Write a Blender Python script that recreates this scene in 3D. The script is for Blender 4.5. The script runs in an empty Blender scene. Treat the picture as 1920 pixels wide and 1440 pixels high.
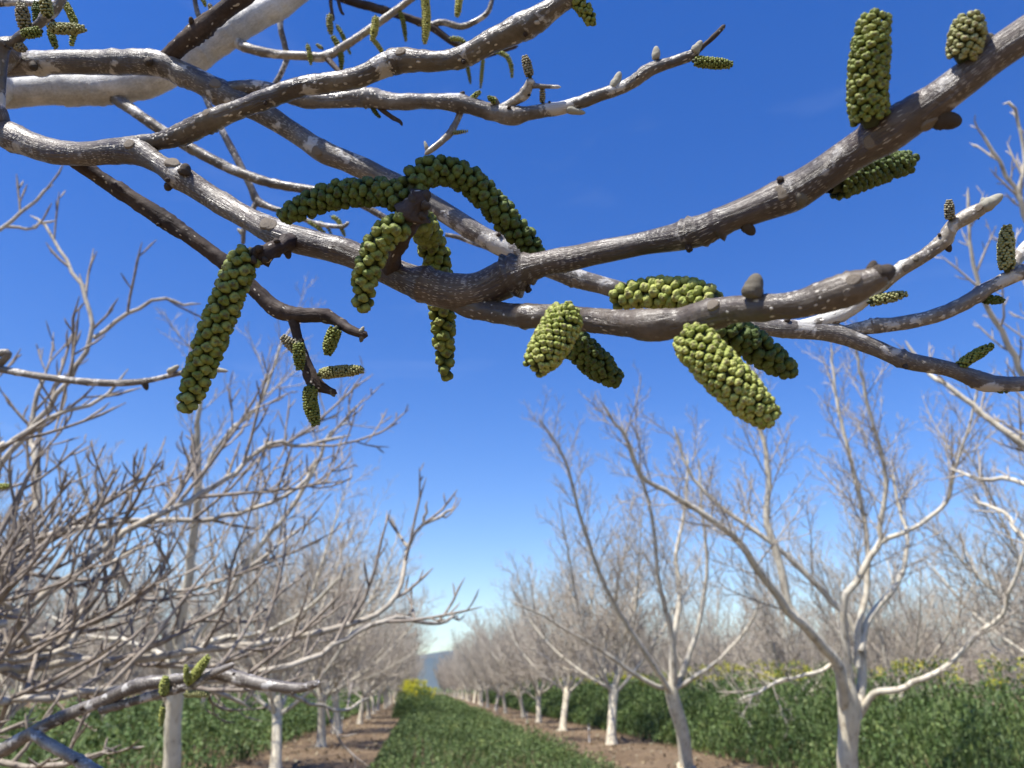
import bpy, math, random
import numpy as np
from mathutils import Vector, Matrix, noise

# ------------------------------------------------------------------ camera, sky, sun
SC = bpy.context.scene
COL = SC.collection
F = 1442.0                                   # focal length in photo pixels (1920 wide)
PITCH, YAW = math.radians(21.5), math.radians(6.26)
CAM = Vector((0, 0, 1.4))
cd = bpy.data.cameras.new('camera'); cam = bpy.data.objects.new('camera', cd); COL.objects.link(cam)
cam.location = CAM
cam.rotation_euler = (math.pi/2 + PITCH, 0, -YAW)
cd.sensor_width = 36.0; cd.lens = 36.0*F/1920.0
cd.clip_start = 0.02; cd.clip_end = 12000
cd.dof.use_dof = True; cd.dof.focus_distance = 0.37; cd.dof.aperture_fstop = 17.0
SC.camera = cam
SUN_EL, SUN_AZ = math.radians(60), math.radians(229)     # azimuth clockwise from +Y (down the row)
w = bpy.data.worlds.new('World'); SC.world = w; w.use_nodes = True
nt = w.node_tree; nt.nodes.clear()
wo = nt.nodes.new('ShaderNodeOutputWorld'); bg = nt.nodes.new('ShaderNodeBackground')
sky = nt.nodes.new('ShaderNodeTexSky'); sky.sky_type = 'NISHITA'; sky.sun_disc = False
sky.sun_elevation = SUN_EL; sky.sun_rotation = SUN_AZ
sky.altitude = 0; sky.air_density = 1.15; sky.dust_density = 0.0; sky.ozone_density = 3.2
bg.inputs['Strength'].default_value = 0.102
# a few thin wisps of cloud
tc = nt.nodes.new('ShaderNodeTexCoord'); mp = nt.nodes.new('ShaderNodeMapping'); mp.inputs['Scale'].default_value = (2.2, 2.2, 9.0)
nz = nt.nodes.new('ShaderNodeTexNoise'); nz.inputs['Scale'].default_value = 1.7; nz.inputs['Detail'].default_value = 6
nz.inputs['Distortion'].default_value = 0.6
rp = nt.nodes.new('ShaderNodeValToRGB'); rp.color_ramp.elements[0].position = 0.60; rp.color_ramp.elements[1].position = 0.85
rp.color_ramp.elements[1].color = (0.06, 0.06, 0.06, 1)
mx = nt.nodes.new('ShaderNodeMixRGB'); mx.inputs[2].default_value = (6.5, 7.2, 8.0, 1)
nt.links.new(tc.outputs['Generated'], mp.inputs['Vector']); nt.links.new(mp.outputs[0], nz.inputs['Vector'])
nt.links.new(nz.outputs['Fac'], rp.inputs[0]); nt.links.new(rp.outputs[0], mx.inputs[0])
nt.links.new(sky.outputs[0], mx.inputs[1]); hs = nt.nodes.new('ShaderNodeHueSaturation'); hs.inputs['Hue'].default_value = 0.519; hs.inputs['Saturation'].default_value = 1.38
nt.links.new(mx.outputs[0], hs.inputs['Color']); nt.links.new(hs.outputs[0], bg.inputs['Color']); nt.links.new(bg.outputs[0], wo.inputs['Surface'])
sd = bpy.data.lights.new('sun', 'SUN'); sd.energy = 5.0; sd.angle = math.radians(0.53); sd.color = (1.0, 0.955, 0.88)
sun = bpy.data.objects.new('sun', sd); COL.objects.link(sun)
to_sun = Vector((math.sin(SUN_AZ)*math.cos(SUN_EL), math.cos(SUN_AZ)*math.cos(SUN_EL), math.sin(SUN_EL)))
sun.rotation_euler = to_sun.to_track_quat('Z', 'Y').to_euler()
sun.location = (-3, -4, 8)
vs = SC.view_settings; vs.view_transform = 'Standard'; vs.look = 'None'; vs.exposure = 0.85; vs.gamma = 1.0; vs.use_curve_mapping = False
cy = SC.cycles
cy.use_denoising = True; cy.max_bounces = 6; cy.diffuse_bounces = 3; cy.glossy_bounces = 2; cy.transmission_bounces = 3
cy.sample_clamp_indirect = 6.0
try: cy.denoiser = 'OPENIMAGEDENOISE'
except Exception: pass

# ------------------------------------------------------------------ pixel -> place
RT = Vector((math.cos(YAW), -math.sin(YAW), 0))
FW = Vector((math.sin(YAW)*math.cos(PITCH), math.cos(YAW)*math.cos(PITCH), math.sin(PITCH)))
UP = RT.cross(FW)
RTn, FWn, UPn, CAMn = (np.array(v) for v in (RT, FW, UP, CAM))
def at(px, py, d):
    return CAMn + FWn*d + RTn*((px-960)/F*d) + UPn*((720-py)/F*d)
def proj(p):
    v = np.asarray(p) - CAMn; d = v @ FWn
    return 960 + F*(v @ RTn)/d, 720 - F*(v @ UPn)/d, d

# ------------------------------------------------------------------ helpers
def mk(name, V, Q, mats, smooth=True, midx=None):
    me = bpy.data.meshes.new(name)
    V = np.asarray(V, np.float32).reshape(-1, 3); Q = np.asarray(Q, np.int32).reshape(-1, 4)
    me.vertices.add(len(V)); me.vertices.foreach_set('co', V.ravel())
    me.loops.add(Q.size); me.loops.foreach_set('vertex_index', Q.ravel())
    me.polygons.add(len(Q)); me.polygons.foreach_set('loop_start', np.arange(0, Q.size, 4, dtype=np.int32))
    try: me.polygons.foreach_set('loop_total', np.full(len(Q), 4, np.int32))
    except Exception: pass
    for m in (mats if isinstance(mats, (list, tuple)) else [mats]): me.materials.append(m)
    if midx is not None: me.polygons.foreach_set('material_index', np.asarray(midx, np.int32))
    me.polygons.foreach_set('use_smooth', np.full(len(Q), smooth, bool))
    me.update(calc_edges=True); me.validate()
    return me
def ob(name, me, parent=None, loc=None):
    o = bpy.data.objects.new(name, me); COL.objects.link(o)
    if parent is not None: o.parent = parent
    if loc is not None: o.location = loc
    return o
def tag(o, label, cat=None, group=None, kind=None):
    if label: o['label'] = label
    if cat: o['category'] = cat
    if group: o['group'] = group
    if kind: o['kind'] = kind
    return o
def cat_parts(parts):
    Vs, Qs, n = [], [], 0
    for V, Q in parts:
        Vs.append(V); Qs.append(Q + n); n += len(V)
    return np.concatenate(Vs), np.concatenate(Qs)
def ring_quads(n, s, off=0):
    i = np.arange(n-1)[:, None]*s; j = np.arange(s)[None, :]; k = (j+1) % s
    return (np.stack([i+j, i+k, i+s+k, i+s+j], -1).reshape(-1, 4) + off)
def lathe(prof, s=12):
    a = np.arange(s)/s*2*np.pi
    V = np.array([[[r*np.cos(t), r*np.sin(t), z] for t in a] for r, z in prof]).reshape(-1, 3)
    return V, ring_quads(len(prof), s)
def catmull(P, step, minseg=3):
    P = np.asarray(P, float); n = len(P); out = []
    E = np.vstack([2*P[0]-P[1], P, 2*P[-1]-P[-2]])
    for i in range(n-1):
        p0, p1, p2, p3 = E[i:i+4]
        L = np.linalg.norm((p2-p1)[:3]); k = max(minseg, int(math.ceil(L/step)))
        t = (np.arange(k)/k)[:, None]
        out.append(0.5*(2*p1 + (p2-p0)*t + (2*p0-5*p1+4*p2-p3)*t**2 + (3*p1-p0-3*p2+p3)*t**3))
    out.append(P[-1:]); return np.vstack(out)
def frames(C):
    T = np.gradient(C, axis=0); T /= np.linalg.norm(T, axis=1)[:, None] + 1e-12
    n = FWn - T[0]*(FWn @ T[0]); n /= np.linalg.norm(n) + 1e-9
    N = np.empty_like(C)
    for i in range(len(C)):
        n = n - T[i]*(n @ T[i]); n /= np.linalg.norm(n) + 1e-12; N[i] = n
    return T, N, np.cross(T, N)
def batch_tubes(tubes):
    """tubes: list of (P n x 3, R n, sides) -> V, Q"""
    groups = {}
    for P, R, s in tubes: groups.setdefault((len(P), s), []).append((P, R))
    parts = []
    for (n, s), L in groups.items():
        P = np.array([a for a, _ in L]); R = np.array([b for _, b in L])
        T = np.gradient(P, axis=1); T /= np.linalg.norm(T, axis=2, keepdims=True) + 1e-12
        mean = np.abs(T.mean(1)); ref = np.eye(3)[mean.argmin(1)][:, None, :]
        N = np.cross(T, np.broadcast_to(ref, T.shape)); N /= np.linalg.norm(N, axis=2, keepdims=True) + 1e-12
        B = np.cross(T, N)
        a = np.arange(s)/s*2*np.pi
        V = P[:, :, None, :] + R[:, :, None, None]*(np.cos(a)[None, None, :, None]*N[:, :, None, :] + np.sin(a)[None, None, :, None]*B[:, :, None, :])
        q = ring_quads(n, s); Q = (q[None] + (np.arange(len(L))*n*s)[:, None, None]).reshape(-1, 4)
        parts.append((V.reshape(-1, 3), Q))
    return cat_parts(parts)

# ------------------------------------------------------------------ materials
class NT:
    def __init__(s, name):
        s.m = bpy.data.materials.new(name); s.m.use_nodes = True; s.t = s.m.node_tree
        s.b = s.t.nodes['Principled BSDF']; s.co = s.t.nodes.new('ShaderNodeTexCoord').outputs['Object']
    def n(s, typ, **kw):
        nd = s.t.nodes.new('ShaderNode'+typ)
        for k, v in kw.items():
            if k in nd.inputs: nd.inputs[k].default_value = v
            else: setattr(nd, k, v)
        return nd
    def l(s, a, b): s.t.links.new(a, b)
    def noise(s, scale, detail=4, vec=None, rough=0.55, dist=0.0):
        nd = s.n('TexNoise', Scale=scale, Detail=detail, Roughness=rough, Distortion=dist); s.l(vec or s.co, nd.inputs['Vector']); return nd.outputs['Fac']
    def ramp(s, fac, stops, interp='LINEAR'):
        r = s.n('ValToRGB'); r.color_ramp.interpolation = interp; e = r.color_ramp.elements
        while len(e) < len(stops): e.new(0.5)
        for i, (p, c) in enumerate(stops):
            e[i].position = p; e[i].color = (c, c, c, 1) if isinstance(c, (int, float)) else (*c, 1)
        s.l(fac, r.inputs[0]); return r.outputs[0]
    def mix(s, fac, a, b, mode='MIX'):
        m = s.n('MixRGB', blend_type=mode)
        for i, v in ((0, fac), (1, a), (2, b)):
            if hasattr(v, 'is_linked'): s.l(v, m.inputs[i])
            elif i == 0: m.inputs[0].default_value = v
            else: m.inputs[i].default_value = (*v, 1)
        return m.outputs[0]
    def math(s, op, a, b):
        m = s.n('Math', operation=op)
        for i, v in enumerate((a, b)):
            if hasattr(v, 'is_linked'): s.l(v, m.inputs[i])
            else: m.inputs[i].default_value = v
        return m.outputs[0]
    def bump(s, h, strength, dist):
        b = s.n('Bump', Strength=strength, Distance=dist); s.l(h, b.inputs['Height']); s.l(b.outputs[0], s.b.inputs['Normal'])
    def done(s, col, rough=0.6, spec=0.4):
        if hasattr(col, 'is_linked'): s.l(col, s.b.inputs['Base Color'])
        else: s.b.inputs['Base Color'].default_value = (*col, 1)
        if hasattr(rough, 'is_linked'): s.l(rough, s.b.inputs['Roughness'])
        else: s.b.inputs['Roughness'].default_value = rough
        s.b.inputs['Specular IOR Level'].default_value = spec
        return s.m

def bark_near(name, ca, cb, dark, pale, pale_amt, lent=0.5, lent_scale=240, rough=0.38, spec=0.6, palecol=(0.50, 0.48, 0.45)):
    s = NT(name)
    warp = s.n('TexNoise', Scale=120, Detail=2); s.l(s.co, warp.inputs['Vector'])
    vadd = s.n('VectorMath', operation='MULTIPLY_ADD'); s.l(warp.outputs['Color'], vadd.inputs[0]); vadd.inputs[1].default_value = (0.006,)*3; s.l(s.co, vadd.inputs[2])
    uvm = s.n('Mapping'); uvm.inputs['Scale'].default_value = (1.0, 0.13, 1.0); s.l(s.n('UVMap').outputs[0], uvm.inputs[0])
    streak = s.noise(820, 4, vec=uvm.outputs[0], rough=0.6); crack = s.noise(330, 5, vec=uvm.outputs[0], rough=0.65)
    base = s.mix(s.ramp(s.noise(34, 5), [(0.36, 0.0), (0.64, 1.0)]), ca, cb)
    base = s.mix(s.ramp(s.noise(24, 5, vec=vadd.outputs[0], rough=0.62), [(0.44, 0.0), (0.60, 0.75)]), base, dark)
    base = s.mix(s.ramp(crack, [(0.36, 0.4), (0.45, 0.0)]), base, dark)
    base = s.mix(0.16, base, s.ramp(streak, [(0.3, 0.12), (0.7, 0.75)]), 'OVERLAY')
    fine = s.noise(520, 3)
    base = s.mix(0.30, base, s.ramp(fine, [(0.3, 0.02), (0.7, 0.55)]), 'OVERLAY')
    pn = s.noise(46, 7, vec=vadd.outputs[0], rough=0.62)
    pm = s.ramp(pn, [(pale, 0.0), (pale+0.035, pale_amt)])
    base = s.mix(pm, base, palecol)
    uv2 = s.n('Mapping'); uv2.inputs['Scale'].default_value = (1.0, 0.55, 1.0); s.l(s.n('UVMap').outputs[0], uv2.inputs[0])
    vad2 = s.n('VectorMath', operation='MULTIPLY_ADD'); s.l(warp.outputs['Color'], vad2.inputs[0]); vad2.inputs[1].default_value = (0.004,)*3; s.l(uv2.outputs[0], vad2.inputs[2])
    v = s.n('TexVoronoi', Scale=lent_scale, Randomness=1.0, voronoi_dimensions='2D'); s.l(vad2.outputs[0], v.inputs['Vector'])
    spot = s.ramp(v.outputs['Distance'], [(0.10, 1.0), (0.17, 0.0)])
    sep = s.n('SeparateColor'); s.l(v.outputs['Color'], sep.inputs[0])
    keep = s.ramp(sep.outputs[0], [(max(0, 1-lent*1.5), 0.0), (max(0.01, 1-lent*1.5+0.01), 1.0)])
    clus = s.ramp(s.noise(30, 3), [(0.44, 0.1), (0.58, 1.0)])
    lm = s.math('MULTIPLY', s.math('MULTIPLY', spot, keep), clus)
    v2 = s.n('TexVoronoi', Scale=lent_scale*2.3, Randomness=1.0, voronoi_dimensions='2D'); s.l(vad2.outputs[0], v2.inputs['Vector'])
    sep2 = s.n('SeparateColor'); s.l(v2.outputs['Color'], sep2.inputs[0])
    fl = s.math('MULTIPLY', s.ramp(v2.outputs['Distance'], [(0.20, 1.0), (0.28, 0.0)]), s.ramp(sep2.outputs[1], [(1-lent*0.9, 0.0), (1-lent*0.9+0.02, 1.0)]))
    fl = s.math('MULTIPLY', fl, s.ramp(s.noise(38, 4), [(0.46, 0.0), (0.56, 1.0)]))
    lm = s.math('MAXIMUM', lm, fl)
    base = s.mix(s.math('MULTIPLY', lm, 0.85), base, (0.60, 0.55, 0.47))
    h = s.math('ADD', s.math('ADD', s.math('MULTIPLY', fine, 0.35), s.math('ADD', s.math('MULTIPLY', streak, 0.28), s.math('MULTIPLY', s.ramp(crack, [(0.36, 0.0), (0.46, 1.0)]), 0.5))), s.math('ADD', s.math('MULTIPLY', s.noise(160, 4), 0.8), s.math('ADD', s.math('MULTIPLY', lm, 0.6), s.math('MULTIPLY', pm, 0.35))))
    s.bump(h, 0.55, 0.0011)
    r = s.ramp(s.noise(70, 3), [(0.3, rough-0.12), (0.7, rough+0.14)])
    return s.done(base, r, spec)
M_BROWN = bark_near('bark_brown', (0.081, 0.059, 0.044), (0.134, 0.102, 0.077), (0.029, 0.020, 0.020), 0.60, 0.8, 0.42, 260, palecol=(0.36, 0.34, 0.32))
M_OLIVE = bark_near('bark_olive', (0.104, 0.083, 0.058), (0.177, 0.148, 0.108), (0.038, 0.026, 0.022), 0.585, 0.85, 0.40, 230, palecol=(0.46, 0.44, 0.41))
M_GREY = bark_near('bark_grey', (0.136, 0.114, 0.095), (0.233, 0.208, 0.179), (0.052, 0.041, 0.035), 0.55, 0.9, 0.40, 240, palecol=(0.50, 0.48, 0.45))
M_SHOOT = bark_near('bark_young_shoot', (0.089, 0.068, 0.050), (0.133, 0.105, 0.077), (0.060, 0.044, 0.034), 0.66, 0.6, 0.22, 300, rough=0.42, palecol=(0.42, 0.38, 0.33))
M_SPUR = bark_near('bark_dark_spur', (0.061, 0.044, 0.036), (0.102, 0.075, 0.060), (0.030, 0.022, 0.022), 0.70, 0.5, 0.12, 260, rough=0.7, spec=0.2)
M_WHITE = bark_near('bark_white', (0.523, 0.516, 0.492), (0.648, 0.644, 0.629), (0.376, 0.365, 0.332), 0.66, 0.5, 0.10, 150, rough=0.5, spec=0.4, palecol=(0.66, 0.65, 0.61))
M_PALETWIG = bark_near('bark_pale_twig', (0.257, 0.219, 0.167), (0.381, 0.338, 0.271), (0.124, 0.100, 0.081), 0.55, 0.85, 0.25, 220, palecol=(0.56, 0.54, 0.49))
def tree_bark(name, a, b, c, sc):
    s = NT(name)
    base = s.mix(s.ramp(s.noise(sc, 5), [(0.35, 0.0), (0.65, 1.0)]), a, b)
    mp = s.n('Mapping'); mp.inputs['Scale'].default_value = (1, 1, 0.35); s.l(s.co, mp.inputs[0])
    base = s.mix(s.ramp(s.noise(sc*3.1, 5, vec=mp.outputs[0]), [(0.54, 0.0), (0.64, 0.7)]), base, c)
    s.bump(s.noise(sc*8, 4), 0.6, 0.006)
    return s.done(base, 0.7, 0.25)
M_TRUNK = tree_bark('bark_trunk_pale', (0.592, 0.517, 0.372), (0.720, 0.646, 0.492), (0.318, 0.254, 0.167), 7)
M_LIMB = tree_bark('bark_limb_pale', (0.479, 0.429, 0.334), (0.632, 0.580, 0.467), (0.218, 0.183, 0.138), 6)
M_TWIG = tree_bark('bark_twig_grey', (0.331, 0.281, 0.222), (0.504, 0.445, 0.364), (0.148, 0.116, 0.091), 9)
M_NLIMB = tree_bark('bark_near_limb', (0.346, 0.302, 0.239), (0.512, 0.460, 0.369), (0.134, 0.107, 0.082), 14)
M_NTWIG = tree_bark('bark_near_twig', (0.204, 0.169, 0.136), (0.341, 0.293, 0.239), (0.099, 0.075, 0.061), 16)
M_FARTWIG = tree_bark('bark_twig_far', (0.235, 0.195, 0.150), (0.338, 0.292, 0.232), (0.141, 0.111, 0.086), 3)

def floret_mat(name, ca, cb, tip, gap_shade, sss=0.0):
    s = NT(name)
    uvz = s.n('UVMap').outputs[0]; sep = s.n('SeparateXYZ'); s.l(uvz, sep.inputs[0])
    isl = s.n('NewGeometry').outputs['Random Per Island']
    pos = s.n('NewGeometry').outputs['Position']
    oi = s.n('ObjectInfo').outputs['Random']; f = s.math('ADD', s.math('MULTIPLY', s.math('FRACT', s.math('ADD', isl, oi), 0.0), 0.6), s.math('MULTIPLY', s.noise(160, 3, vec=pos), 0.62))
    base = s.mix(s.ramp(f, [(0.30, 0.0), (0.85, 1.0)]), ca, cb)
    base = s.mix(s.ramp(sep.outputs['Y'], [(0.42, 1.0), (0.70, 0.0)]), base, gap_shade)          # shade of the gaps between florets, painted onto each base
    tm = s.math('MULTIPLY', s.ramp(sep.outputs['Y'], [(0.78, 0.0), (0.93, 0.85)]), s.ramp(s.noise(420, 2, vec=pos), [(0.42, 0.2), (0.6, 1.0)]))
    base = s.mix(tm, base, tip)
    fine = s.noise(1600, 2, vec=pos)
    base = s.mix(0.25, base, s.ramp(fine, [(0.3, 0.1), (0.7, 0.6)]), 'OVERLAY')
    s.bump(s.math('ADD', fine, s.math('MULTIPLY', s.noise(620, 3, vec=pos), 1.6)), 0.6, 0.0005)
    s.b.inputs['Subsurface Weight'].default_value = sss
    s.b.inputs['Subsurface Radius'].default_value = (0.0012, 0.0014, 0.0005)
    return s.done(base, 0.6, 0.28)
FM = {
 'green': floret_mat('floret_green', (0.155, 0.195, 0.030), (0.290, 0.320, 0.078), (0.090, 0.075, 0.035), (0.040, 0.055, 0.010)),
 'deep_shade':  floret_mat('floret_deep_shade', (0.070, 0.105, 0.018), (0.125, 0.165, 0.034), (0.055, 0.055, 0.024), (0.025, 0.038, 0.008)),  # darker green, with the shade over the shaded catkins put into the colour
 'light': floret_mat('floret_light_green', (0.250, 0.295, 0.050), (0.430, 0.455, 0.120), (0.180, 0.140, 0.075), (0.065, 0.080, 0.016)),
 'pale':  floret_mat('floret_pale', (0.260, 0.270, 0.095), (0.420, 0.420, 0.180), (0.240, 0.185, 0.115), (0.100, 0.095, 0.035)),
 'yellow':floret_mat('floret_yellow_green', (0.420, 0.430, 0.080), (0.580, 0.570, 0.150), (0.250, 0.210, 0.075), (0.170, 0.170, 0.035)),
 'beige': floret_mat('floret_beige', (0.250, 0.225, 0.140), (0.390, 0.355, 0.230), (0.200, 0.160, 0.100), (0.110, 0.092, 0.055)),
}
def simple(name, a, b, sc, rough=0.6, spec=0.3, bump=None):
    s = NT(name); base = s.mix(s.ramp(s.noise(sc, 4), [(0.35, 0.0), (0.65, 1.0)]), a, b)
    if bump: s.bump(s.noise(bump[0], 3), bump[1], bump[2])
    return s.done(base, rough, spec)
M_AXIS = simple('catkin_axis', (0.028, 0.036, 0.010), (0.044, 0.052, 0.014), 200)
M_BUD = simple('bud_scale', (0.104, 0.088, 0.064), (0.188, 0.168, 0.132), 260, 0.7, 0.2, (900, 0.5, 0.0006))
M_BUDDARK = simple('bud_scale_dark', (0.048, 0.036, 0.028), (0.084, 0.066, 0.050), 260, 0.7, 0.2, (900, 0.5, 0.0006))
M_BUDPALE = simple('bud_scale_pale', (0.288, 0.272, 0.208), (0.416, 0.392, 0.320), 260, 0.75, 0.2, (900, 0.5, 0.0006))
M_SCAR = simple('leaf_scar_face', (0.152, 0.124, 0.096), (0.248, 0.212, 0.168), 300, 0.7, 0.2, (600, 0.5, 0.0008))
def leaf_mat(name, cols, trans):
    s = NT(name); isl = s.n('NewGeometry').outputs['Random Per Island']
    base = s.ramp(isl, [(i/(len(cols)-1), c) for i, c in enumerate(cols)])
    pat = s.ramp(s.noise(1.6, 4), [(0.36, (0.62, 0.70, 0.60)), (0.52, (0.95, 1.0, 0.9)), (0.66, (1.25, 1.15, 0.85))])
    base = s.mix(1.0, base, pat, 'MULTIPLY')
    s.done(base, 0.55, 0.3)
    tb = s.n('BsdfTranslucent'); s.l(base, tb.inputs[0]); ms = s.n('MixShader'); ms.inputs[0].default_value = trans
    out = [n for n in s.t.nodes if n.type == 'OUTPUT_MATERIAL'][0]
    s.l(s.b.outputs[0], ms.inputs[1]); s.l(tb.outputs[0], ms.inputs[2]); s.l(ms.outputs[0], out.inputs[0])
    return s.m
M_LEAF = leaf_mat('cover_crop_leaf', [(0.034, 0.058, 0.014), (0.068, 0.105, 0.028), (0.110, 0.155, 0.048), (0.21, 0.25, 0.11)], 0.25)
M_TALL = leaf_mat('tall_crop_leaf', [(0.040, 0.070, 0.018), (0.075, 0.119, 0.032), (0.114, 0.163, 0.053), (0.185, 0.229, 0.097)], 0.25)
M_FLOWER = leaf_mat('mustard_flower', [(0.440, 0.400, 0.016), (0.560, 0.496, 0.024), (0.624, 0.576, 0.048)], 0.3)

# ------------------------------------------------------------------ ground, hills
def soil_material():
    s = NT('soil')
    sep = s.n('SeparateXYZ'); s.l(s.co, sep.inputs[0])
    base = s.mix(s.ramp(s.noise(0.8, 5), [(0.35, 0.0), (0.65, 1.0)]), (0.130, 0.088, 0.050), (0.195, 0.140, 0.086))
    base = s.mix(s.ramp(s.noise(6, 6), [(0.48, 0.0), (0.62, 0.7)]), base, (0.115, 0.078, 0.053))
    base = s.mix(s.ramp(s.noise(40, 3), [(0.60, 0.0), (0.70, 0.6)]), base, (0.36, 0.30, 0.22))
    far = s.ramp(s.math('DIVIDE', sep.outputs['Y'], 1000.0), [(0.10, 0.0), (0.25, 1.0)])
    base = s.mix(far, base, (0.10, 0.11, 0.05))
    s.bump(s.noise(14, 6), 0.8, 0.06)
    return s.done(base, 0.95, 0.1)
xs = np.unique(np.concatenate([[-6000, -3000, -1200, -500, -200, -90, -45, -25, -15], np.arange(-9, 9.01, 0.18), [12, 16, 25, 45, 90, 200, 500, 1200, 3000, 6000]]))
ys = np.unique(np.concatenate([[-300, -100, -40, -15, -6, -2], np.arange(0, 40, 0.25), np.arange(40, 90, 1.0), [100, 130, 180, 260, 400, 800, 1600, 3000, 6000, 9000]]))
X, Y = np.meshgrid(xs, ys)
Z = np.zeros_like(X)
for j in range(X.shape[0]):
    if not (-2 <= ys[j] <= 90): continue
    for i in range(X.shape[1]):
        x, y = X[j, i], Y[j, i]
        if abs(x) <= 9:
            Z[j, i] = 0.05*noise.noise(Vector((x*0.8, y*0.5, 1))) + 0.035*noise.noise(Vector((x*2.6, y*2.2, 5))) - 0.02
nx = len(xs); q = (np.arange(len(ys)-1)[:, None]*nx + np.arange(nx-1)[None, :]).ravel()
ground = ob('ground', mk('ground', np.stack([X, Y, Z], -1), np.stack([q, q+1, q+nx+1, q+nx], -1), soil_material()))
tag(ground, 'bare brown orchard soil between the rows', 'ground', None, 'structure')
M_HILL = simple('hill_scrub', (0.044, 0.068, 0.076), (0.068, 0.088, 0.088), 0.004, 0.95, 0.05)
az = np.radians(np.linspace(-60, 60, 161)); prof = []
for a in az:
    h = 150 + 95*noise.noise(Vector((a*5.0, 3.1, 0))) + 45*noise.noise(Vector((a*17, 1.2, 0))) + 16*noise.noise(Vector((a*60, 7, 0)))
    prof.append(max(h, 40))
prof = np.array(prof); D = [(3200, 0.0), (3450, 0.38), (3700, 0.72), (4000, 0.95), (4200, 1.0), (4700, 0.6), (5200, 0.0)]
V = np.array([[[math.sin(a)*d, math.cos(a)*d, p*k - (6 if k == 0 else 0) + (18*noise.noise(Vector((a*40, d*0.002, 2))) if 0 < k < 1 else 0)] for a, p in zip(az, prof)] for d, k in D])
n = len(az); q = (np.arange(len(D)-1)[:, None]*n + np.arange(n-1)[None, :]).ravel()
tag(ob('hills', mk('hills', V, np.stack([q, q+1, q+n+1, q+n], -1), M_HILL)), 'low blue hills beyond the far end of the orchard', 'hills', None, 'structure')

# ------------------------------------------------------------------ foreground branch builder
TREE_LOC = Vector((-2.6, 2.9, 0.0)); TL = np.array(TREE_LOC)
near_tree = bpy.data.objects.new('walnut_tree', None); COL.objects.link(near_tree); near_tree.location = TREE_LOC; near_tree.empty_display_size = 0.3
tag(near_tree, 'leafless walnut tree with large green catkins hanging from branches across the blue sky', 'tree')
near_tree['group'] = 'walnut trees of the orchard'
rnd = random.Random(11)

def bud_mesh(name, mat, fat=1.0):
    prof = [(0.0005, 0.0), (0.28, 0.0), (0.40, 0.10), (0.47, 0.26), (0.50, 0.42), (0.47, 0.44), (0.46, 0.60), (0.38, 0.78), (0.24, 0.92), (0.10, 0.985), (0.0005, 1.0)]
    zz = np.linspace(0, 1, 22); pr = np.array(prof); pz = pr[:, 1]+np.arange(len(pr))*1e-6
    V, Q = lathe([(max(.0005, float(np.interp(z, pz, pr[:, 0]))*fat), z) for z in zz], 16)
    a = np.arctan2(V[:, 1], V[:, 0]); k = 1 + 0.07*np.cos(2*a+0.6)
    for c0, e0 in ((0.4, .72), (3.3, .60), (1.9, .40)): k = k + 0.10*(V[:, 2] < e0 - 0.30*np.abs(np.angle(np.exp(1j*(a-c0))))/1.6)
    k[V[:, 2] < .02] = 1; V[:, 0] *= k; V[:, 1] *= k
    return mk(name, V, Q, mat)
BUD = {k: bud_mesh('bud_'+k, m) for k, m in (('mid', M_BUD), ('dark', M_BUDDARK), ('pale', M_BUDPALE))}
def scar_mesh():
    V, Q = lathe([(0.58, -0.30), (0.55, -0.06), (0.50, 0.03), (0.43, 0.06), (0.35, 0.05), (0.18, 0.09), (0.0005, 0.10)], 18)
    a = np.arctan2(V[:, 1], V[:, 0]); k = 1 - 0.22*np.exp(-((a-np.pi/2)/0.5)**2) + 0.10*np.cos(3*a+np.pi/2)
    V[:, 0] *= k*0.85; V[:, 1] *= k*1.12
    return mk('leaf_scar', V, Q, M_SCAR)
SCAR = scar_mesh()
def stub_mesh():
    V, Q = lathe([(0.50, -0.4), (0.42, 0.15), (0.36, 0.45), (0.40, 0.62), (0.36, 0.80), (0.20, 0.86), (0.0005, 0.80)], 10)
    rr = random.Random(4)
    V += np.array([[rr.uniform(-.06, .06) for _ in range(3)] for _ in V])
    return mk('spur_stub', V, Q, M_SPUR)
STUB = stub_mesh()
def place(name, me, parent, p, z, along, size):
    """put mesh at world point p, its z axis to z, its y axis near `along`; parent's origin is the tree base"""
    zv = Vector(z).normalized(); y = Vector(along); y = (y - zv*(y @ zv))
    if y.length < 1e-5: y = zv.orthogonal()
    y.normalize(); x = y.cross(zv)
    m = Matrix((x, y, zv)).transposed()
    s = size if hasattr(size, '__len__') else (size,)*3
    o = bpy.data.objects.new(name, me); COL.objects.link(o); o.parent = parent
    o.matrix_local = Matrix.Translation(Vector(p) - TREE_LOC) @ m.to_4x4() @ Matrix.Diagonal((*s, 1))
    return o

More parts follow.
